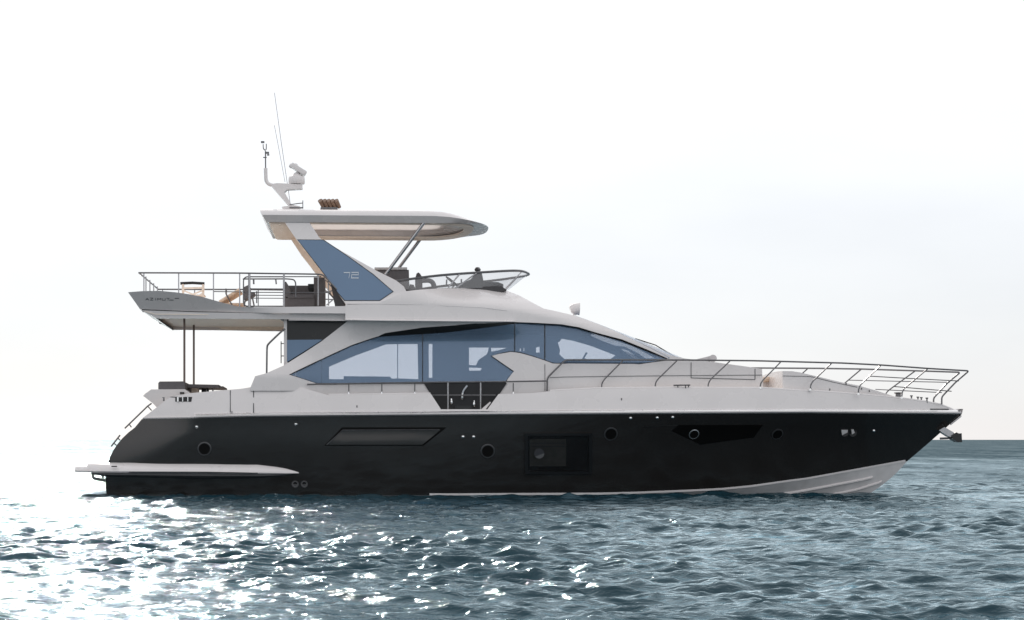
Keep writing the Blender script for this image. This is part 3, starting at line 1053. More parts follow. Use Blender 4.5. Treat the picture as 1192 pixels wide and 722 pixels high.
# ================================================================== FLYBRIDGE RAILS
FR = -2.5
bm = T(PT([(161.5, 317.7), (279, 318.0), (371, 319.3), (376, 320.2), (380, 324), (392, 337)], FR), 0.021, 8, rnd=.1)
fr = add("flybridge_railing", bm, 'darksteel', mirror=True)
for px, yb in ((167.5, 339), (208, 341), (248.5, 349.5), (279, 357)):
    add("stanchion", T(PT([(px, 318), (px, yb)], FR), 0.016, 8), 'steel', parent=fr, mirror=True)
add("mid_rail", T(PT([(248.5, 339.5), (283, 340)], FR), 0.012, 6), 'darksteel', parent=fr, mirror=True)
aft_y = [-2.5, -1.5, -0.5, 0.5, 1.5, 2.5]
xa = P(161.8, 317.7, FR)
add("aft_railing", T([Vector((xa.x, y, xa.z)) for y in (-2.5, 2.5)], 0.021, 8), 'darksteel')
xb = P(167.5, 318, FR)
xc = P(167.5, 339, FR)
afr = bpy.data.objects["aft_railing"]
for y in (-1.5, -.5, .5, 1.5):
    add("stanchion", T([Vector((xb.x - .05, y, xb.z)), Vector((xb.x - .05, y, xc.z))], 0.016, 8), 'steel', parent=afr)
# stair-head gate
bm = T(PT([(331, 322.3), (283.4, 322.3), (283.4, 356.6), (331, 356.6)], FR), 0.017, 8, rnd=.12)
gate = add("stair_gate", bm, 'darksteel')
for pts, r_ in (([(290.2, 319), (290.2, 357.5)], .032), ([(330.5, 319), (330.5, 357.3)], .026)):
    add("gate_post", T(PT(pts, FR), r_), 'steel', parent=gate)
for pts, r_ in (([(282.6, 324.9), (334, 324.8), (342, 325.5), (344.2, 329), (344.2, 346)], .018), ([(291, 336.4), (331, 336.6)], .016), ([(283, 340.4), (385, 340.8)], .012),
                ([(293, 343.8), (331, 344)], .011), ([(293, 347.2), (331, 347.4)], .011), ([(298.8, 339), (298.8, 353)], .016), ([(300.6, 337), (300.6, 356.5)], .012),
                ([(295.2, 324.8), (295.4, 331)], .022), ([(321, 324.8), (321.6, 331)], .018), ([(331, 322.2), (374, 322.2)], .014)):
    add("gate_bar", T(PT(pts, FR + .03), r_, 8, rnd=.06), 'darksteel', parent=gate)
add("stanchion", T(PT([(370.4, 320.5), (370.4, 356)], FR), 0.018), 'steel', parent=fr[0])
for pts in ([(378, 325), (391.5, 340)], [(382, 323), (382.5, 356)], [(380, 355.5), (391, 346)], [(388, 335), (389.5, 352)], [(378, 340), (391, 338)], [(379, 348.5), (392, 349)]):
    add("stair_rail", T(PT(pts, -1.9), 0.016), 'steel')
add("stair_side", extr([(385, 330), (388, 330), (403, 356), (390, 357)], -2.1, -1.85), 'seam')

# flybridge forward: wet bar, helm seat, wheel, console, wind deflector -------------
barr = add("wet_bar", bevel(extr([(440, 314.2), (476, 314.2), (476.6, 337), (470, 341), (436, 341)], -1.3, 0.5), .04), 'grey')
add("bar_lid", bevel(extr([(436, 311.4), (474, 311.2), (474, 313.9), (436, 314)], -1.34, 0.55), .02), 'lightgrey', parent=barr)
hs = add("helm_seat", bevel(extr([(484, 321.5), (491.4, 321.5), (492, 338), (484, 339)], -0.9, 0.0), .03), 'grey')
bm = bevel(extr([(484.2, 321.4), (484.8, 318.6), (487, 317.2), (489, 318.6), (490.6, 321.4)], -0.7, -.2), .02)
add("headrest", bm, 'grey', parent=hs)
bm = bmesh.new()
tube(bm, rounded(PT([(491, 327), (500, 326.4), (504.5, 329.5), (506, 338)], -0.95), .15, 6), 0.065, 8)
add("armrest", bm, 'grey', parent=hs)
bm = bevel(extr([(477, 331), (481.5, 331.5), (483.5, 336), (483.5, 341), (477, 341)], -1.2, .2), .03)
add("bench_seat", bm, 'grey')
con = add("helm_console", bevel(extr([(527, 336.5), (535, 331.5), (548, 325), (554, 318.3), (561, 318.6), (563, 327.8), (580, 328.6), (586, 331), (586, 338), (527, 338)], -0.95, 0.2), .03), 'charcoal')
# wheel
bm = bmesh.new()
cw = P(526.5, 328, -0.6)
ax = Vector((0.62, 0, 0.78))
e1, e2 = Vector((0, 1, 0)), ax.cross(Vector((0, 1, 0)))
ring = [cw + (e1 * math.cos(a) + e2 * math.sin(a)) * 0.21 for a in [2 * math.pi * k / 24 for k in range(25)]]
tube(bm, ring, 0.016, 6)
for k in range(3):
    a = 2 * math.pi * k / 3 + .4
    tube(bm, [cw, cw + (e1 * math.cos(a) + e2 * math.sin(a)) * 0.2], 0.014, 6)
tube(bm, [cw, cw + Vector((0.18, 0, -0.14))], 0.03, 8)
tube(bm, PT([(519.6, 333), (520, 325.5)], -.95), 0.02, 6)
tube(bm, PT([(537.2, 331), (537, 325)], -.95), 0.025, 6)
add("steering_wheel", bm, 'darksteel', parent=con)
bm = bmesh.new()
lathe(bm, [(0.03, -.08), (0.035, -.02), (0.075, 0.0), (0.085, 0.04), (0.05, 0.09), (0.01, .1)], P(556, 315.5, -.6), 'Z', 14)
add("compass", bm, 'darksteel', parent=con)
WSV = [(461, 327.2, 1.98), (480, 324.6, 1.9), (507, 321.2, 1.78), (535, 318.8, 1.66), (564, 316.9, 1.5), (590, 315.4, 1.3), (603, 315.3, 1.05), (610, 316.3, 0.75), (614.5, 318.2, 0.35), (615.6, 319.3, 0.0)]
rail3 = [P(x, y, -v) for x, y, v in WSV]
rail_full = spline(rail3, 4)
rail_full = rail_full + [Vector((p.x, -p.y, p.z)) for p in reversed(rail_full[:-1])]
wd = add("wind_deflector", tube(bmesh.new(), rail_full, 0.033, 8), 'darksteel')
BSV = [(461, 334, 2.02), (480, 338, 2.0), (507, 336.6, 1.9), (535, 335.6, 1.78), (560, 335.2, 1.62), (577, 335.2, 1.4), (585, 336, 1.1), (589, 336.8, 0.75), (591.3, 337.4, 0.35), (592, 337.6, 0.0)]
base3 = spline([P(x, y, -v) for x, y, v in BSV], 4)
base_full = base3 + [Vector((p.x, -p.y, p.z)) for p in reversed(base3[:-1])]
bm = bmesh.new()
ra = [bm.verts.new(p) for p in rail_full]
rb = [bm.verts.new(p) for p in base_full]
for i in range(len(ra) - 1):
    bm.faces.new([ra[i], ra[i + 1], rb[i + 1], rb[i]])
add("deflector_glass", bm, 'clear', parent=wd)
for a, c, v in (((554.5, 318.2), (530.5, 335.5), 1.6), ((535, 319.3), (522, 334.5), 1.68), ((607.5, 316.2), (588.5, 336), 0.85)):
    add("deflector_strut", T([P(a[0], a[1], -v), P(c[0], c[1], -v - .1)], 0.02 if a[0] < 600 else .014), 'steel', parent=wd, mirror=True)
add("dash_cover", bevel(extr([(470, 337.4), (583, 333), (590, 337.4), (583, 340), (470, 341)], -1.6, 1.0), .02), 'charcoal')

# searchlight on the roof
sl = bmesh.new()
tube(sl, PT([(669, 367), (669, 363.5)], -1.0), 0.045, 10)
tube(sl, [P(663.5, 360.2, -1), P(666, 359.4, -1), P(674.6, 359.8, -1)], 0.09, 14, r2=0.165)
add("searchlight", sl, 'white')

# ================================================================== FOREDECK
tk = [P(x, y, -(b_cab(x, y) - 0.02)) for x, y in ((777, 416.2), (796, 417.4), (815, 419.6), (834, 422.1), (860, 425.6), (887, 429.5), (887.6, 440), (888, 454))]
add("foredeck_trunk", span(tk, 12, 0.06, thick=0.03), 'white')
FB = [(911, 432), (922, 432.2), (931, 433.6), (955, 439.2), (980, 445.2), (998.6, 448.7), (1020, 454.8), (1044, 462.5), (1044, 466), (1000, 461.5), (911, 456.5)]
b_fb = lambda x, y: 1.62 - 0.95 * ((x - 911) / 133.0) ** 1.3 - 0.004 * max(0, 454 - y)
sp_n, sp_f = add("sunpad_base", panel(FB, b_fb, 0.05, vcut=10, hcut=8), 'white', mirror=True)
add("sunpad", span([P(x, y, -(b_fb(x, y) - .01)) for x, y in [(911, 454)] + FB[:8]], 10, 0.03, thick=0.03), 'white')
for o_ in ([(911, 437.4), (944, 438), (970, 444.6), (998, 450.5), (998, 451.1), (970, 445.2), (944, 438.6), (911, 438)],):
    add("pad_seam", panel(o_, lambda x, y: b_fb(x, y) + .01, 0.01, vcut=14), 'seam', parent=sp_n)
for px, py in ((944, 453), (966, 453.5), (985, 446.8), (1003, 452.5), (1012, 455.2)):
    bm = bmesh.new()
    box(bm, P(px, py, -(b_fb(px, py) + .01)), (0.022, 0.02, 0.05))
    add("pad_stud", bm, 'seam', parent=sp_n)
# windlass and cleats
bm = bmesh.new()
lathe(bm, [(0.13, -0.02), (0.13, 0.03), (0.075, 0.05), (0.07, 0.13), (0.11, 0.15), (0.11, 0.17), (0.03, 0.18)], P(1045.6, 464.5, -.35), 'Z', 18)
add("windlass", bm, 'darksteel')
for px, h in ((1061, 5), (1068.5, 4.5), (1072.5, 4.5), (1079, 5)):
    bm = bmesh.new()
    yb = itp(px, TOP[14:])
    tube(bm, PT([(px, yb + 1), (px, yb - h + .5)], -.45), 0.02, 8)
    tube(bm, PT([(px - 1.6, yb - h), (px + 1.4, yb - h)], -.45), 0.018, 8)
    add("deck_cleat", bm, 'darksteel')
# bow roller and anchor
bm = extr([(1093, 501), (1099.5, 497.2), (1112, 504.5), (1109, 509.5), (1104, 508)], -0.14, 0.14)
add("bow_roller", bevel(bm, .015), 'steel')
anc = add("anchor", bevel(extr([(1108, 507), (1113, 503.2), (1116.5, 504.8), (1119.5, 504.4), (1120, 515), (1115, 514.5), (1109, 511)], -0.2, 0.2), .03), 'trim')
add("anchor_shank", T(PT([(1094, 510.6), (1103, 510.3), (1110, 509)], 0), 0.03, 8), 'darksteel', parent=anc)
add("stem_guard", strip(lambda x: [(482.8 + (1119.5 - x) * .82, .035), (484.4 + (1119.5 - x) * .82, .05), (485 + (1119.5 - x) * .8, 0.02)], 1107, 1119.2, 8), 'steel', parent=hull, mirror=True)

# bow rails -------------------------------------------------------------------------
b_rail = lambda x: itp(x, [(636, 2.42), (760, 2.3), (900, 1.9), (960, 1.62), (1000, 1.36), (1060, .86), (1100, .5), (1130, .42)])
TR = [(636.8, 455.5), (637.2, 440), (646, 431), (658, 419.2), (720, 419), (800, 419.2), (877, 420), (980, 422.7), (1025.5, 425), (1080, 429), (1128, 431.8)]
tr3 = [P(x, y, -b_rail(x)) for x, y in TR]
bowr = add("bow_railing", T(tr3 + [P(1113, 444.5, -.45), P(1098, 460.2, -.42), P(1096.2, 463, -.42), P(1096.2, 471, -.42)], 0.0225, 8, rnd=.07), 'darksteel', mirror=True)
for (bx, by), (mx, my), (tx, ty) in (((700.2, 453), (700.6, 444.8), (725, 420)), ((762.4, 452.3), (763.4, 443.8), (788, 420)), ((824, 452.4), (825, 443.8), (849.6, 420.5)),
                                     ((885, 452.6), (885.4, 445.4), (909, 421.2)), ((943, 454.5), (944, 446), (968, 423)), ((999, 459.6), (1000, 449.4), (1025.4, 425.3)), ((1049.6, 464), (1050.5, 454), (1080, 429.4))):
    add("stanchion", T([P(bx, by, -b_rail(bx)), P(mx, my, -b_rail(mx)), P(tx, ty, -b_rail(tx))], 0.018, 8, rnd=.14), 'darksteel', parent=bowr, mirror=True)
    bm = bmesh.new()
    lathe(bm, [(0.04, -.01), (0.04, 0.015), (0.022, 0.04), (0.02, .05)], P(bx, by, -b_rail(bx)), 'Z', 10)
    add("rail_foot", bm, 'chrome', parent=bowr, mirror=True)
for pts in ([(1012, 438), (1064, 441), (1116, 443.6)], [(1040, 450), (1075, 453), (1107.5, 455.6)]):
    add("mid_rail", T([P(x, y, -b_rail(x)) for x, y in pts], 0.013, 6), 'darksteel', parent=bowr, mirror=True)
# side deck handrail
sdr = add("side_railing", T([P(x, y, -(b_top(x, 459) - .06)) for x, y in ((357.5, 447.6), (372, 447.3), (430, 446.4), (500, 445.2), (590, 444.4), (636.5, 443.6))], 0.021, 8), 'darksteel', mirror=True)
for px in (406, 444.5, 482.8, 597.5):
    add("stanchion", T([P(px, y, -(b_top(px, 459) - .06)) for y in (446, 459)], 0.016, 8), 'darksteel', parent=sdr, mirror=True)
    bm = bmesh.new()
    lathe(bm, [(0.045, -.03), (0.045, 0.02), (0.022, 0.05), (0.02, .06)], P(px, 459, -(b_top(px, 459) - .06)), 'Z', 10)
    add("rail_foot", bm, 'chrome', parent=sdr, mirror=True)
for px in (521.5, 559.5):
    add("stanchion", T([P(px, y, -(b_top(px, 459) - .06)) for y in (445.4, 477)], 0.02, 8), 'steel', parent=sdr, mirror=True)
add("mid_rail", T([P(x, 460.2, -(b_top(x, 459) - .06)) for x in (503, 577)], 0.018, 8), 'darksteel', parent=sdr, mirror=True)
bm = bmesh.new()
tube(bm, spline(PT([(538, 462), (539.5, 455), (544, 449)], -2.42), 5), 0.022, 6)
add("mooring_line", bm, 'lettering', parent=cab_n)
for px, py in ((525.5, 468), (552, 470.5), (538, 462.2)):
    bm = bmesh.new()
    lathe(bm, [(0.02, -.06), (0.035, -.03), (0.03, .02), (0.012, 0.09)], P(px, py, -2.45), 'Z', 10)
    add("line_fitting", bm, 'chrome', parent=cab_n)
add("gate_step", bevel(extr([(530, 472.4), (549, 472.4), (549, 477), (530, 477)], -2.5, -2.38), .02), 'trim')
add("gate_brace", panel([(559.5, 477), (570.5, 467.6), (571.5, 468.8), (565, 477)], 2.66, .04, vcut=0), 'white')

# ================================================================== COCKPIT AND STERN
coam = add("cockpit_coaming", bevel(extr([(166.6, 461), (168.5, 458.8), (176, 453.4), (215, 453.2), (220.5, 457), (222.5, 461), (222, 474), (182, 474), (178.5, 470.2)], -1.95, 1.95), .03), 'white')
add("coaming_light", T(PT([(209.5, 457.6), (214.5, 457.6)], -1.97), 0.025), 'trim', parent=coam)
add("settee_back", bevel(extr([(184.2, 446), (186, 444.2), (213.5, 444), (215, 445.4), (215, 453.2), (184.2, 453.2)], -1.75, 1.75), .03), 'grey', parent=coam)
for px, v, r_ in ((214.6, -1.5, .028), ):
    add("cockpit_post", T([P(px, 365.5, v), P(px, 447, v), P(px, 458, v)], r_, 12), 'brownsteel', mirror=True)
gr = add("grab_rail", T(PT([(332, 383), (327, 386.5), (311.8, 401), (310.8, 404), (310.4, 436)], -2.35), 0.024, 8, rnd=.12), 'darksteel')
bz = P(238, 474, -.6)
tb, tbb = thing("cockpit_table", bz, "dark table with a pale pedestal standing in the open stern cockpit under the flybridge", "table")
add("tabletop", bevel(extr([(215.5, 447.2), (254.5, 448), (254.5, 450.6), (259.5, 449.6), (259.5, 451.2), (254, 451.6), (215.5, 451.2)], -.95, .75), .012), 'grey', parent=tb, origin=bz)
for px, m_, w_ in ((227, 'tan', 8), (237, 'dark', 5), (241.5, 'dark', 1.8), (247.4, 'darksteel', 1.0)):
    add("leg", extr([(px - w_ / 2, 451), (px + w_ / 2, 451), (px + w_ / 2, 476), (px - w_ / 2, 476)], -.6, -.3), m_, parent=tb, origin=bz)
# stern handrails
for pts, feet in (([(176.5, 469.6), (172, 472.8), (145.2, 498.8)], [((172, 473), (176.5, 478)), ((150.5, 494), (153, 497.5))]), ([(139.8, 506.6), (129.4, 519.8)], [((137, 510), (139.8, 512.5)), ((132.5, 516), (135.5, 518.5))])):
    o_ = add("stern_handrail", T(PT(pts, -2.25), 0.02, 8), 'darksteel', mirror=True)
    for f in feet:
        add("rail_foot", T(PT(f, -2.25), 0.016, 8), 'darksteel', parent=o_, mirror=True)
# transom moulding joining the rails
bm = extr([(166, 488), (194, 466), (200, 466), (200, 490), (150, 532), (129.5, 532)], -2.2, 2.2)

# swim platform
def plat(px):
    yt = itp(px, [(87, 542.2), (101, 541.6), (103, 537.6), (128, 538.6), (280, 539.6), (300, 540.5), (320, 543.2), (335, 546), (348, 549.2)])
    ye = itp(px, [(87, 549.5), (101, 549.8), (104, 550.4), (240, 550.8), (300, 551.9), (335, 552), (348, 551.2)])
    yu = itp(px, [(87, 550.4), (104, 552), (127, 555), (240, 557.5), (300, 556.6), (314, 556), (335, 553.6), (348, 551.8)])
    hb = hull_b(max(px, 150), 545)
    b = itp(px, [(87, 2.5), (104, 2.78), (150, 2.92), (240, 2.95), (300, 2.88), (330, 2.78), (348, hb - 0.01)])
    return yt, ye, yu, b


def plat_st(px):
    yt, ye, yu, b = plat(px)
    e = (ye - yt)
    k = itp(px, [(87, .5), (104, 1), (275, 1), (348, .08)])
    return [P(px, yt, -(b - .34 * k)), P(px, yt + .16 * e, -(b - .2 * k)), P(px, yt + .4 * e, -(b - .09 * k)), P(px, yt + .65 * e, -(b - .02 * k)), P(px, yt + .86 * e, -b), P(px, ye, -(b - .03)), P(px, ye + .05, -(b - .2))]


pxs = [87, 88.5, 95, 101, 103, 106, 115, 128, 150, 180, 210, 240, 265, 280, 292, 300, 312, 322, 332, 340, 345, 348]
sw = add("swim_platform", ringfill([plat_st(p) for p in pxs]), 'white', smooth=35)


def plat_un(px):
    yt, ye, yu, b = plat(px)
    return [P(px, ye - .2, -(b - .07)), P(px, ye + (yu - ye) * .5, -(b - .07)), P(px, yu, -(b - .22)), P(px, yu + .1, -(b - .5))]


add("platform_underside", ringfill([plat_un(p) for p in pxs[5:-2]]), 'seam', parent=sw)
add("platform_groove", T([P(x, plat(x)[1] - 1.0, -(plat(x)[3] + .004)) for x in (150, 180, 210, 240, 270, 300)], 0.012, 6), 'trim', parent=sw)
bm = bmesh.new()
box(bm, P(133, 543, -2.88), (0.14, 0.05, 0.03))
add("platform_light", bevel(bm, .01), 'trim', parent=sw)
bm = bmesh.new()
for px in (108.5, 120):
    tube(bm, PT([(px, 551), (px, 557)], -2.3), 0.035, 8)
tube(bm, PT([(108.5, 556.5), (126, 560.5)], -2.3), 0.04, 8)
add("platform_bracket", bm, 'darksteel', parent=sw)

# ================================================================== LOOSE THINGS ON THE DECKS
# grey sofa on the flybridge
bz = P(350, 357, -1.2)
so_, _ = thing("lounge_sofa", bz, "dark grey upholstered sofa beside the arch on the open flybridge", "sofa")
add("base", bevel(extr([(331.5, 347), (366, 347), (366, 357), (331.5, 357)], -1.7, .3), .02), 'grey', parent=so_, origin=bz)
add("seat_cushion", bevel(extr([(335, 342.8), (365, 342.8), (365, 347), (335, 347)], -1.72, .3), .03), 'grey', parent=so_, origin=bz)
add("end_cushion", bevel(extr([(331, 328), (333, 328), (335.6, 332), (337, 338), (337, 346), (331, 346)], -1.7, .3), .03), 'grey', parent=so_, origin=bz)
add("backrest", bevel(extr([(336, 332.5), (367, 332.5), (367, 343), (336, 343)], .05, .3), .03), 'grey', parent=so_, origin=bz)
bz = P(371, 357, -1.2)
cb_, _ = thing("deck_cabinet", bz, "tall dark grey cabinet with a stepped top between the sofa and the arch", "cabinet")
add("cabinet_body", bevel(extr([(365.2, 323), (377.8, 323), (377.8, 356.5), (365.2, 356.5)], -1.6, -.2), .02), 'grey', parent=cb_, origin=bz)
add("side_shelf", bevel(extr([(358.5, 330.6), (365.2, 330.6), (365.2, 336), (358.5, 336)], -1.5, -.4), .015), 'dark', parent=cb_, origin=bz)
# grey lounge chair
bz = P(290, 357, -1.0)
ch, _ = thing("lounge_chair", bz, "grey cushioned lounge chair behind the flybridge stair gate, tilted back", "chair")
add("backrest", bevel(extr([(283.2, 334.5), (289, 331.8), (290.5, 333), (290, 340), (283.5, 341.5)], -1.3, -.6), .02), 'grey', parent=ch, origin=bz)
add("seat", bevel(extr([(283.5, 341.2), (296, 340), (296, 342.5), (290, 346.5), (284, 349)], -1.3, -.6), .02), 'grey', parent=ch, origin=bz)
for v in (-1.25, -.65):
    add("leg", T(PT([(286, 347), (284, 357)], v), 0.02), 'darksteel', parent=ch, origin=bz)
    add("leg", T(PT([(293, 343), (296, 357)], v), 0.02), 'darksteel', parent=ch, origin=bz)
# teak lounger
bz = P(270, 357, .6)
lo, _ = thing("teak_lounger", bz, "slatted teak sun lounger with raised back on the open flybridge", "lounger")
bm = bmesh.new()
for k in range(9):
    y = .1 + k * .13
    a, b_ = P(257, 353.5, .6), P(280.5, 339, .6)
    a.y = b_.y = y
    tube(bm, [a, b_], 0.045, 6)
add("backrest", bm, 'teak', parent=lo, origin=bz)
add("seat", bevel(extr([(256, 352.8), (283, 352.8), (283, 355), (256, 355)], .08, 1.2), .01), 'teak', parent=lo, origin=bz)
for px in (259, 280):
    for v in (.15, 1.1):
        add("leg", T(PT([(px, 354), (px, 359)], v), 0.03), 'teak', parent=lo, origin=bz)
add("back_prop", T(PT([(263, 336), (263, 342), (270, 355)], .05), 0.018), 'darksteel', parent=lo, origin=bz)
# wooden deck chair
bz = P(224, 357, 1.2)
dc, _ = thing("deck_chair", bz, "wooden deck chair with a dark top bar at the stern end of the flybridge", "chair")
add("top_bar", T(PT([(210, 330), (224, 329.4), (238, 330.2)], 1.2), 0.04), 'dark', parent=dc, origin=bz)
for px in (213, 236.5):
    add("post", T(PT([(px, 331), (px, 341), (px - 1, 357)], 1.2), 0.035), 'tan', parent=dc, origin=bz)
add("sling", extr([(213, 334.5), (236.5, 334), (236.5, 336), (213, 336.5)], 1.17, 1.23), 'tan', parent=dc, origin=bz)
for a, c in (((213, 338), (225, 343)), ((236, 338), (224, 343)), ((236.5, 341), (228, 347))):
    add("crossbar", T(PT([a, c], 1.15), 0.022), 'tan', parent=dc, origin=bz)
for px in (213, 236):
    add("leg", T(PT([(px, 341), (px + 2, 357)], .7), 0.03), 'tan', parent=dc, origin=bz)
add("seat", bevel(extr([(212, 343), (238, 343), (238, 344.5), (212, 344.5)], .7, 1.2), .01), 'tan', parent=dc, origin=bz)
# bolster on the trunk and rolled towel in the gap
bz = P(828, 422, -.6)
bo, _ = thing("bolster_cushion", bz, "grey bolster cushion with a wedge of fabric lying on top of the foredeck trunk", "cushion")
bm = bmesh.new()
tube(bm, [P(830, 417.4, -.9), P(830, 417.4, .6)], 0.1, 16)
add("roll", bevel(bm, .02), 'lightgrey', parent=bo, origin=bz)
add("wedge", bevel(extr([(803, 419.8), (812, 418), (829, 413.9), (830, 419.8), (822, 421)], -.85, .5), .02), 'lightgrey', parent=bo, origin=bz)
bz = P(899, 453, .2)
tw, _ = thing("foredeck_bench", bz, "pale bench with a rolled brown bolster in the gap behind the foredeck sunpad", "bench")
add("seat_back", bevel(extr([(886, 440.5), (909, 440.5), (909, 456), (886, 456)], .5, .7), .02), 'white', parent=tw, origin=bz)
bm = tube(bmesh.new(), [P(889, 442, .4), P(907.5, 440.8, .4)], 0.075, 14)
add("bolster", bevel(bm, .02), 'teak', parent=tw, origin=bz)

# ================================================================== SEA
def build_sea():
    rng = np.random.default_rng(11)
    r = [3.0]
    while r[-1] < 12:
        r.append(r[-1] * 1.03)
    while r[-1] < 380:
        r.append(r[-1] * 1.0022)
    while r[-1] < 1300:
        r.append(r[-1] * 1.005)
    while r[-1] < 40000:
        r.append(r[-1] * 1.04)
    r = np.array(r)
    dr = np.gradient(r)
    dense = np.linspace(-22, 22, 840)
    side = np.concatenate([np.linspace(24, 60, 18), np.linspace(66, 180, 20)])
    ang = np.concatenate([-side[::-1][:], dense, side])       # -180 and 180 meet
    ang = np.radians(ang) + YAW
    A, RR = np.meshgrid(ang, r)
    X = CAM.x + RR * np.sin(A)
    Y = CAM.y + RR * np.cos(A)
    Z = np.zeros_like(X)
    DX = np.zeros_like(X)
    DY = np.zeros_like(X)
    DRR = dr[:, None]
    # gust patches change the strength of the chop from place to place
    gust = np.ones_like(X)
    for k in range(10):
        th = rng.uniform(0, 2 * np.pi)
        lam = rng.uniform(7, 30)
        gust += 0.11 * np.sin(2 * np.pi * (X * np.cos(th) + Y * np.sin(th)) / lam + rng.uniform(0, 6.28))
    gust = np.clip(gust, 0.5, 1.6) * np.interp(Y, [-46, -25, 30], [0.85, 1.0, 1.3])
    NW = 210
    for i in range(NW):
        lam = 0.10 * (4.5 / 0.10) ** ((i + rng.uniform(0, 1)) / NW)
        th = R(-97) + rng.normal(0, R(46 if lam < 2 else 28))
        slope = 0.040 if lam < 0.6 else 0.040 * (0.6 / lam) ** 1.1
        k = 2 * np.pi / lam
        a = slope / k
        ph = rng.uniform(0, 2 * np.pi)
        w = np.clip((lam / DRR - 2.2) / 2.5, 0, 1)
        rows = np.where(w[:, 0] > 0)[0]
        if len(rows) == 0:
            continue
        sl = slice(rows[0], rows[-1] + 1)
        arg = k * (X[sl] * np.cos(th) + Y[sl] * np.sin(th)) + ph
        g = gust[sl] if lam < 3 else 1.0
        aw = a * w[sl] * g
        Z[sl] += aw * np.cos(arg)
        s_ = aw * np.sin(arg) * 0.75
        DX[sl] -= s_ * np.cos(th)
        DY[sl] -= s_ * np.sin(th)
    co = np.stack([X + DX, Y + DY, Z], -1).reshape(-1, 3).astype(np.float32)
    nr, na = X.shape
    idx = np.arange(nr * na).reshape(nr, na)
    f = np.stack([idx[:-1, :-1], idx[:-1, 1:], idx[1:, 1:], idx[1:, :-1]], -1).reshape(-1, 4)
    me = bpy.data.meshes.new("sea")
    me.vertices.add(len(co))
    me.vertices.foreach_set("co", co.ravel())
    me.loops.add(f.size)
    me.loops.foreach_set("vertex_index", f.ravel().astype(np.int32))
    me.polygons.add(len(f))
    me.polygons.foreach_set("loop_start", np.arange(0, f.size, 4, dtype=np.int32))
    me.polygons.foreach_set("loop_total", np.full(len(f), 4, np.int32))
    me.polygons.foreach_set("use_smooth", np.ones(len(f), bool))
    me.update(calc_edges=True)
    o = bpy.data.objects.new("sea", me)
    C.objects.link(o)
    o['kind'] = "structure"
    m = bpy.data.materials.new("sea_water")
    m.use_nodes = True
    n, l = m.node_tree.nodes, m.node_tree.links
    n.remove(n["Principled BSDF"])
    tc = n.new("ShaderNodeTexCoord")

    def mapped(scale, rot=0.0):
        mp = n.new("ShaderNodeMapping")
        mp.inputs["Scale"].default_value = scale
        mp.inputs["Rotation"].default_value = (0, 0, rot)
        l.new(tc.outputs["Object"], mp.inputs[0])
        return mp.outputs[0]

    def noise(vec, scale, detail=3, rough=0.55, dist=0.0):
        nz = n.new("ShaderNodeTexNoise")
        nz.inputs["Scale"].default_value = scale
        nz.inputs["Detail"].default_value = detail
        nz.inputs["Roughness"].default_value = rough
        nz.inputs["Distortion"].default_value = dist
        l.new(vec, nz.inputs["Vector"])
        return nz.outputs[0]

    def ramp(val, a0, a1, b0, b1, smooth=False):
        mr = n.new("ShaderNodeMapRange")
        if smooth:
            mr.interpolation_type = 'SMOOTHSTEP'
        for i, x in ((1, a0), (2, a1), (3, b0), (4, b1)):
            mr.inputs[i].default_value = x
        l.new(val, mr.inputs[0])
        return mr.outputs[0]

    def mul(a_, b_):
        mt = n.new("ShaderNodeMath")
        mt.operation = 'MULTIPLY'
        l.new(a_, mt.inputs[0])
        l.new(b_, mt.inputs[1])
        return mt.outputs[0]

    sx = n.new("ShaderNodeSeparateXYZ")
    l.new(tc.outputs["Object"], sx.inputs[0])
    ypos = sx.outputs[1]
    # chop too fine to see one by one far out acts as roughness of the open water
    rough = ramp(ypos, -10, 170, 0.055, 0.44, True)
    prev = None
    vec = mapped((0.75, 1.25, 1), R(-9))
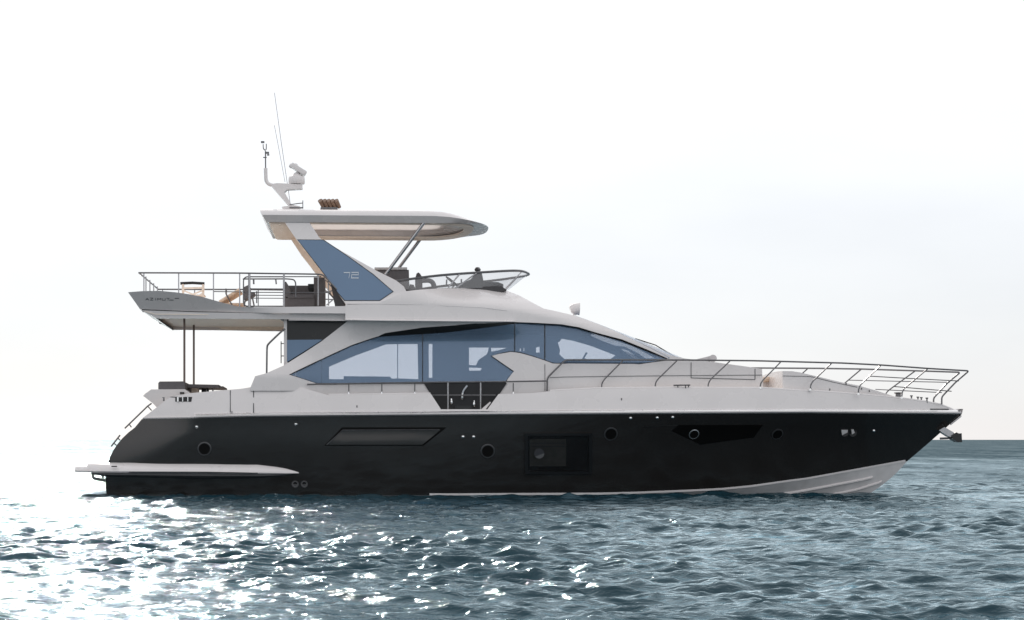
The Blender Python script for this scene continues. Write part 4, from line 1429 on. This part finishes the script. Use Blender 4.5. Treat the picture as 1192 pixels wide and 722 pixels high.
    for scale, dist, st in ((0.22, 0.5, 0.35), (1.1, 0.14, 0.6), (4.5, 0.035, 0.9), (14.0, 0.010, 0.9), (37.0, 0.004, 0.7)):
        bp = n.new("ShaderNodeBump")
        bp.inputs["Strength"].default_value = st
        bp.inputs["Distance"].default_value = dist
        l.new(noise(vec, scale, 3, 0.55, 0.4), bp.inputs["Height"])
        if prev:
            l.new(prev, bp.inputs["Normal"])
        prev = bp.outputs[0]
    fr = n.new("ShaderNodeFresnel")
    fr.inputs["IOR"].default_value = 1.333
    l.new(prev, fr.inputs["Normal"])
    # sky reflection is turned down with distance to darken the far sea; gusts leave darker and paler patches
    far_dim = ramp(ypos, -42, 60, 1.0, 0.8)
    gusts = ramp(noise(mapped((0.035, 0.16, 1), R(7)), 1.0, 4, 0.6, 0.6), 0.3, 0.7, 0.72, 1.2)
    far = ramp(noise(mapped((0.12, 0.03, 1)), 1.0, 6, 0.72, 0.3), 0.35, 0.65, 0.62, 1.32)
    # beyond the resolved waves the facets one sees lean towards the eye, so the mean reflectance levels off
    cap = ramp(ypos, 0, 130, 0.9, 0.17)
    mn = n.new("ShaderNodeMath")
    mn.operation = 'MINIMUM'
    l.new(fr.outputs[0], mn.inputs[0])
    l.new(cap, mn.inputs[1])
    chop = ramp(noise(mapped((0.30, 0.045, 1)), 1.0, 5, 0.75, 0.2), 0.36, 0.64, 0.45, 1.5)
    mxc = n.new("ShaderNodeMix")
    mxc.inputs[2].default_value = 1.0
    l.new(ramp(ypos, 30, 140, 0.0, 1.0, True), mxc.inputs[0])
    l.new(chop, mxc.inputs[3])
    fac = mul(mul(mul(mul(mn.outputs[0], far_dim), gusts), far), mxc.outputs[0])
    body = n.new("ShaderNodeBsdfDiffuse")
    body.inputs[0].default_value = (0.007, 0.030, 0.043, 1)
    gl = n.new("ShaderNodeBsdfGlossy")
    gl.inputs[0].default_value = (0.79, 0.945, 1.0, 1)
    l.new(rough, gl.inputs["Roughness"])
    l.new(prev, gl.inputs["Normal"])
    mx = n.new("ShaderNodeMixShader")
    l.new(fac, mx.inputs[0])
    l.new(body.outputs[0], mx.inputs[1])
    l.new(gl.outputs[0], mx.inputs[2])
    l.new(mx.outputs[0], n["Material Output"].inputs[0])
    me.materials.append(m)


build_sea()
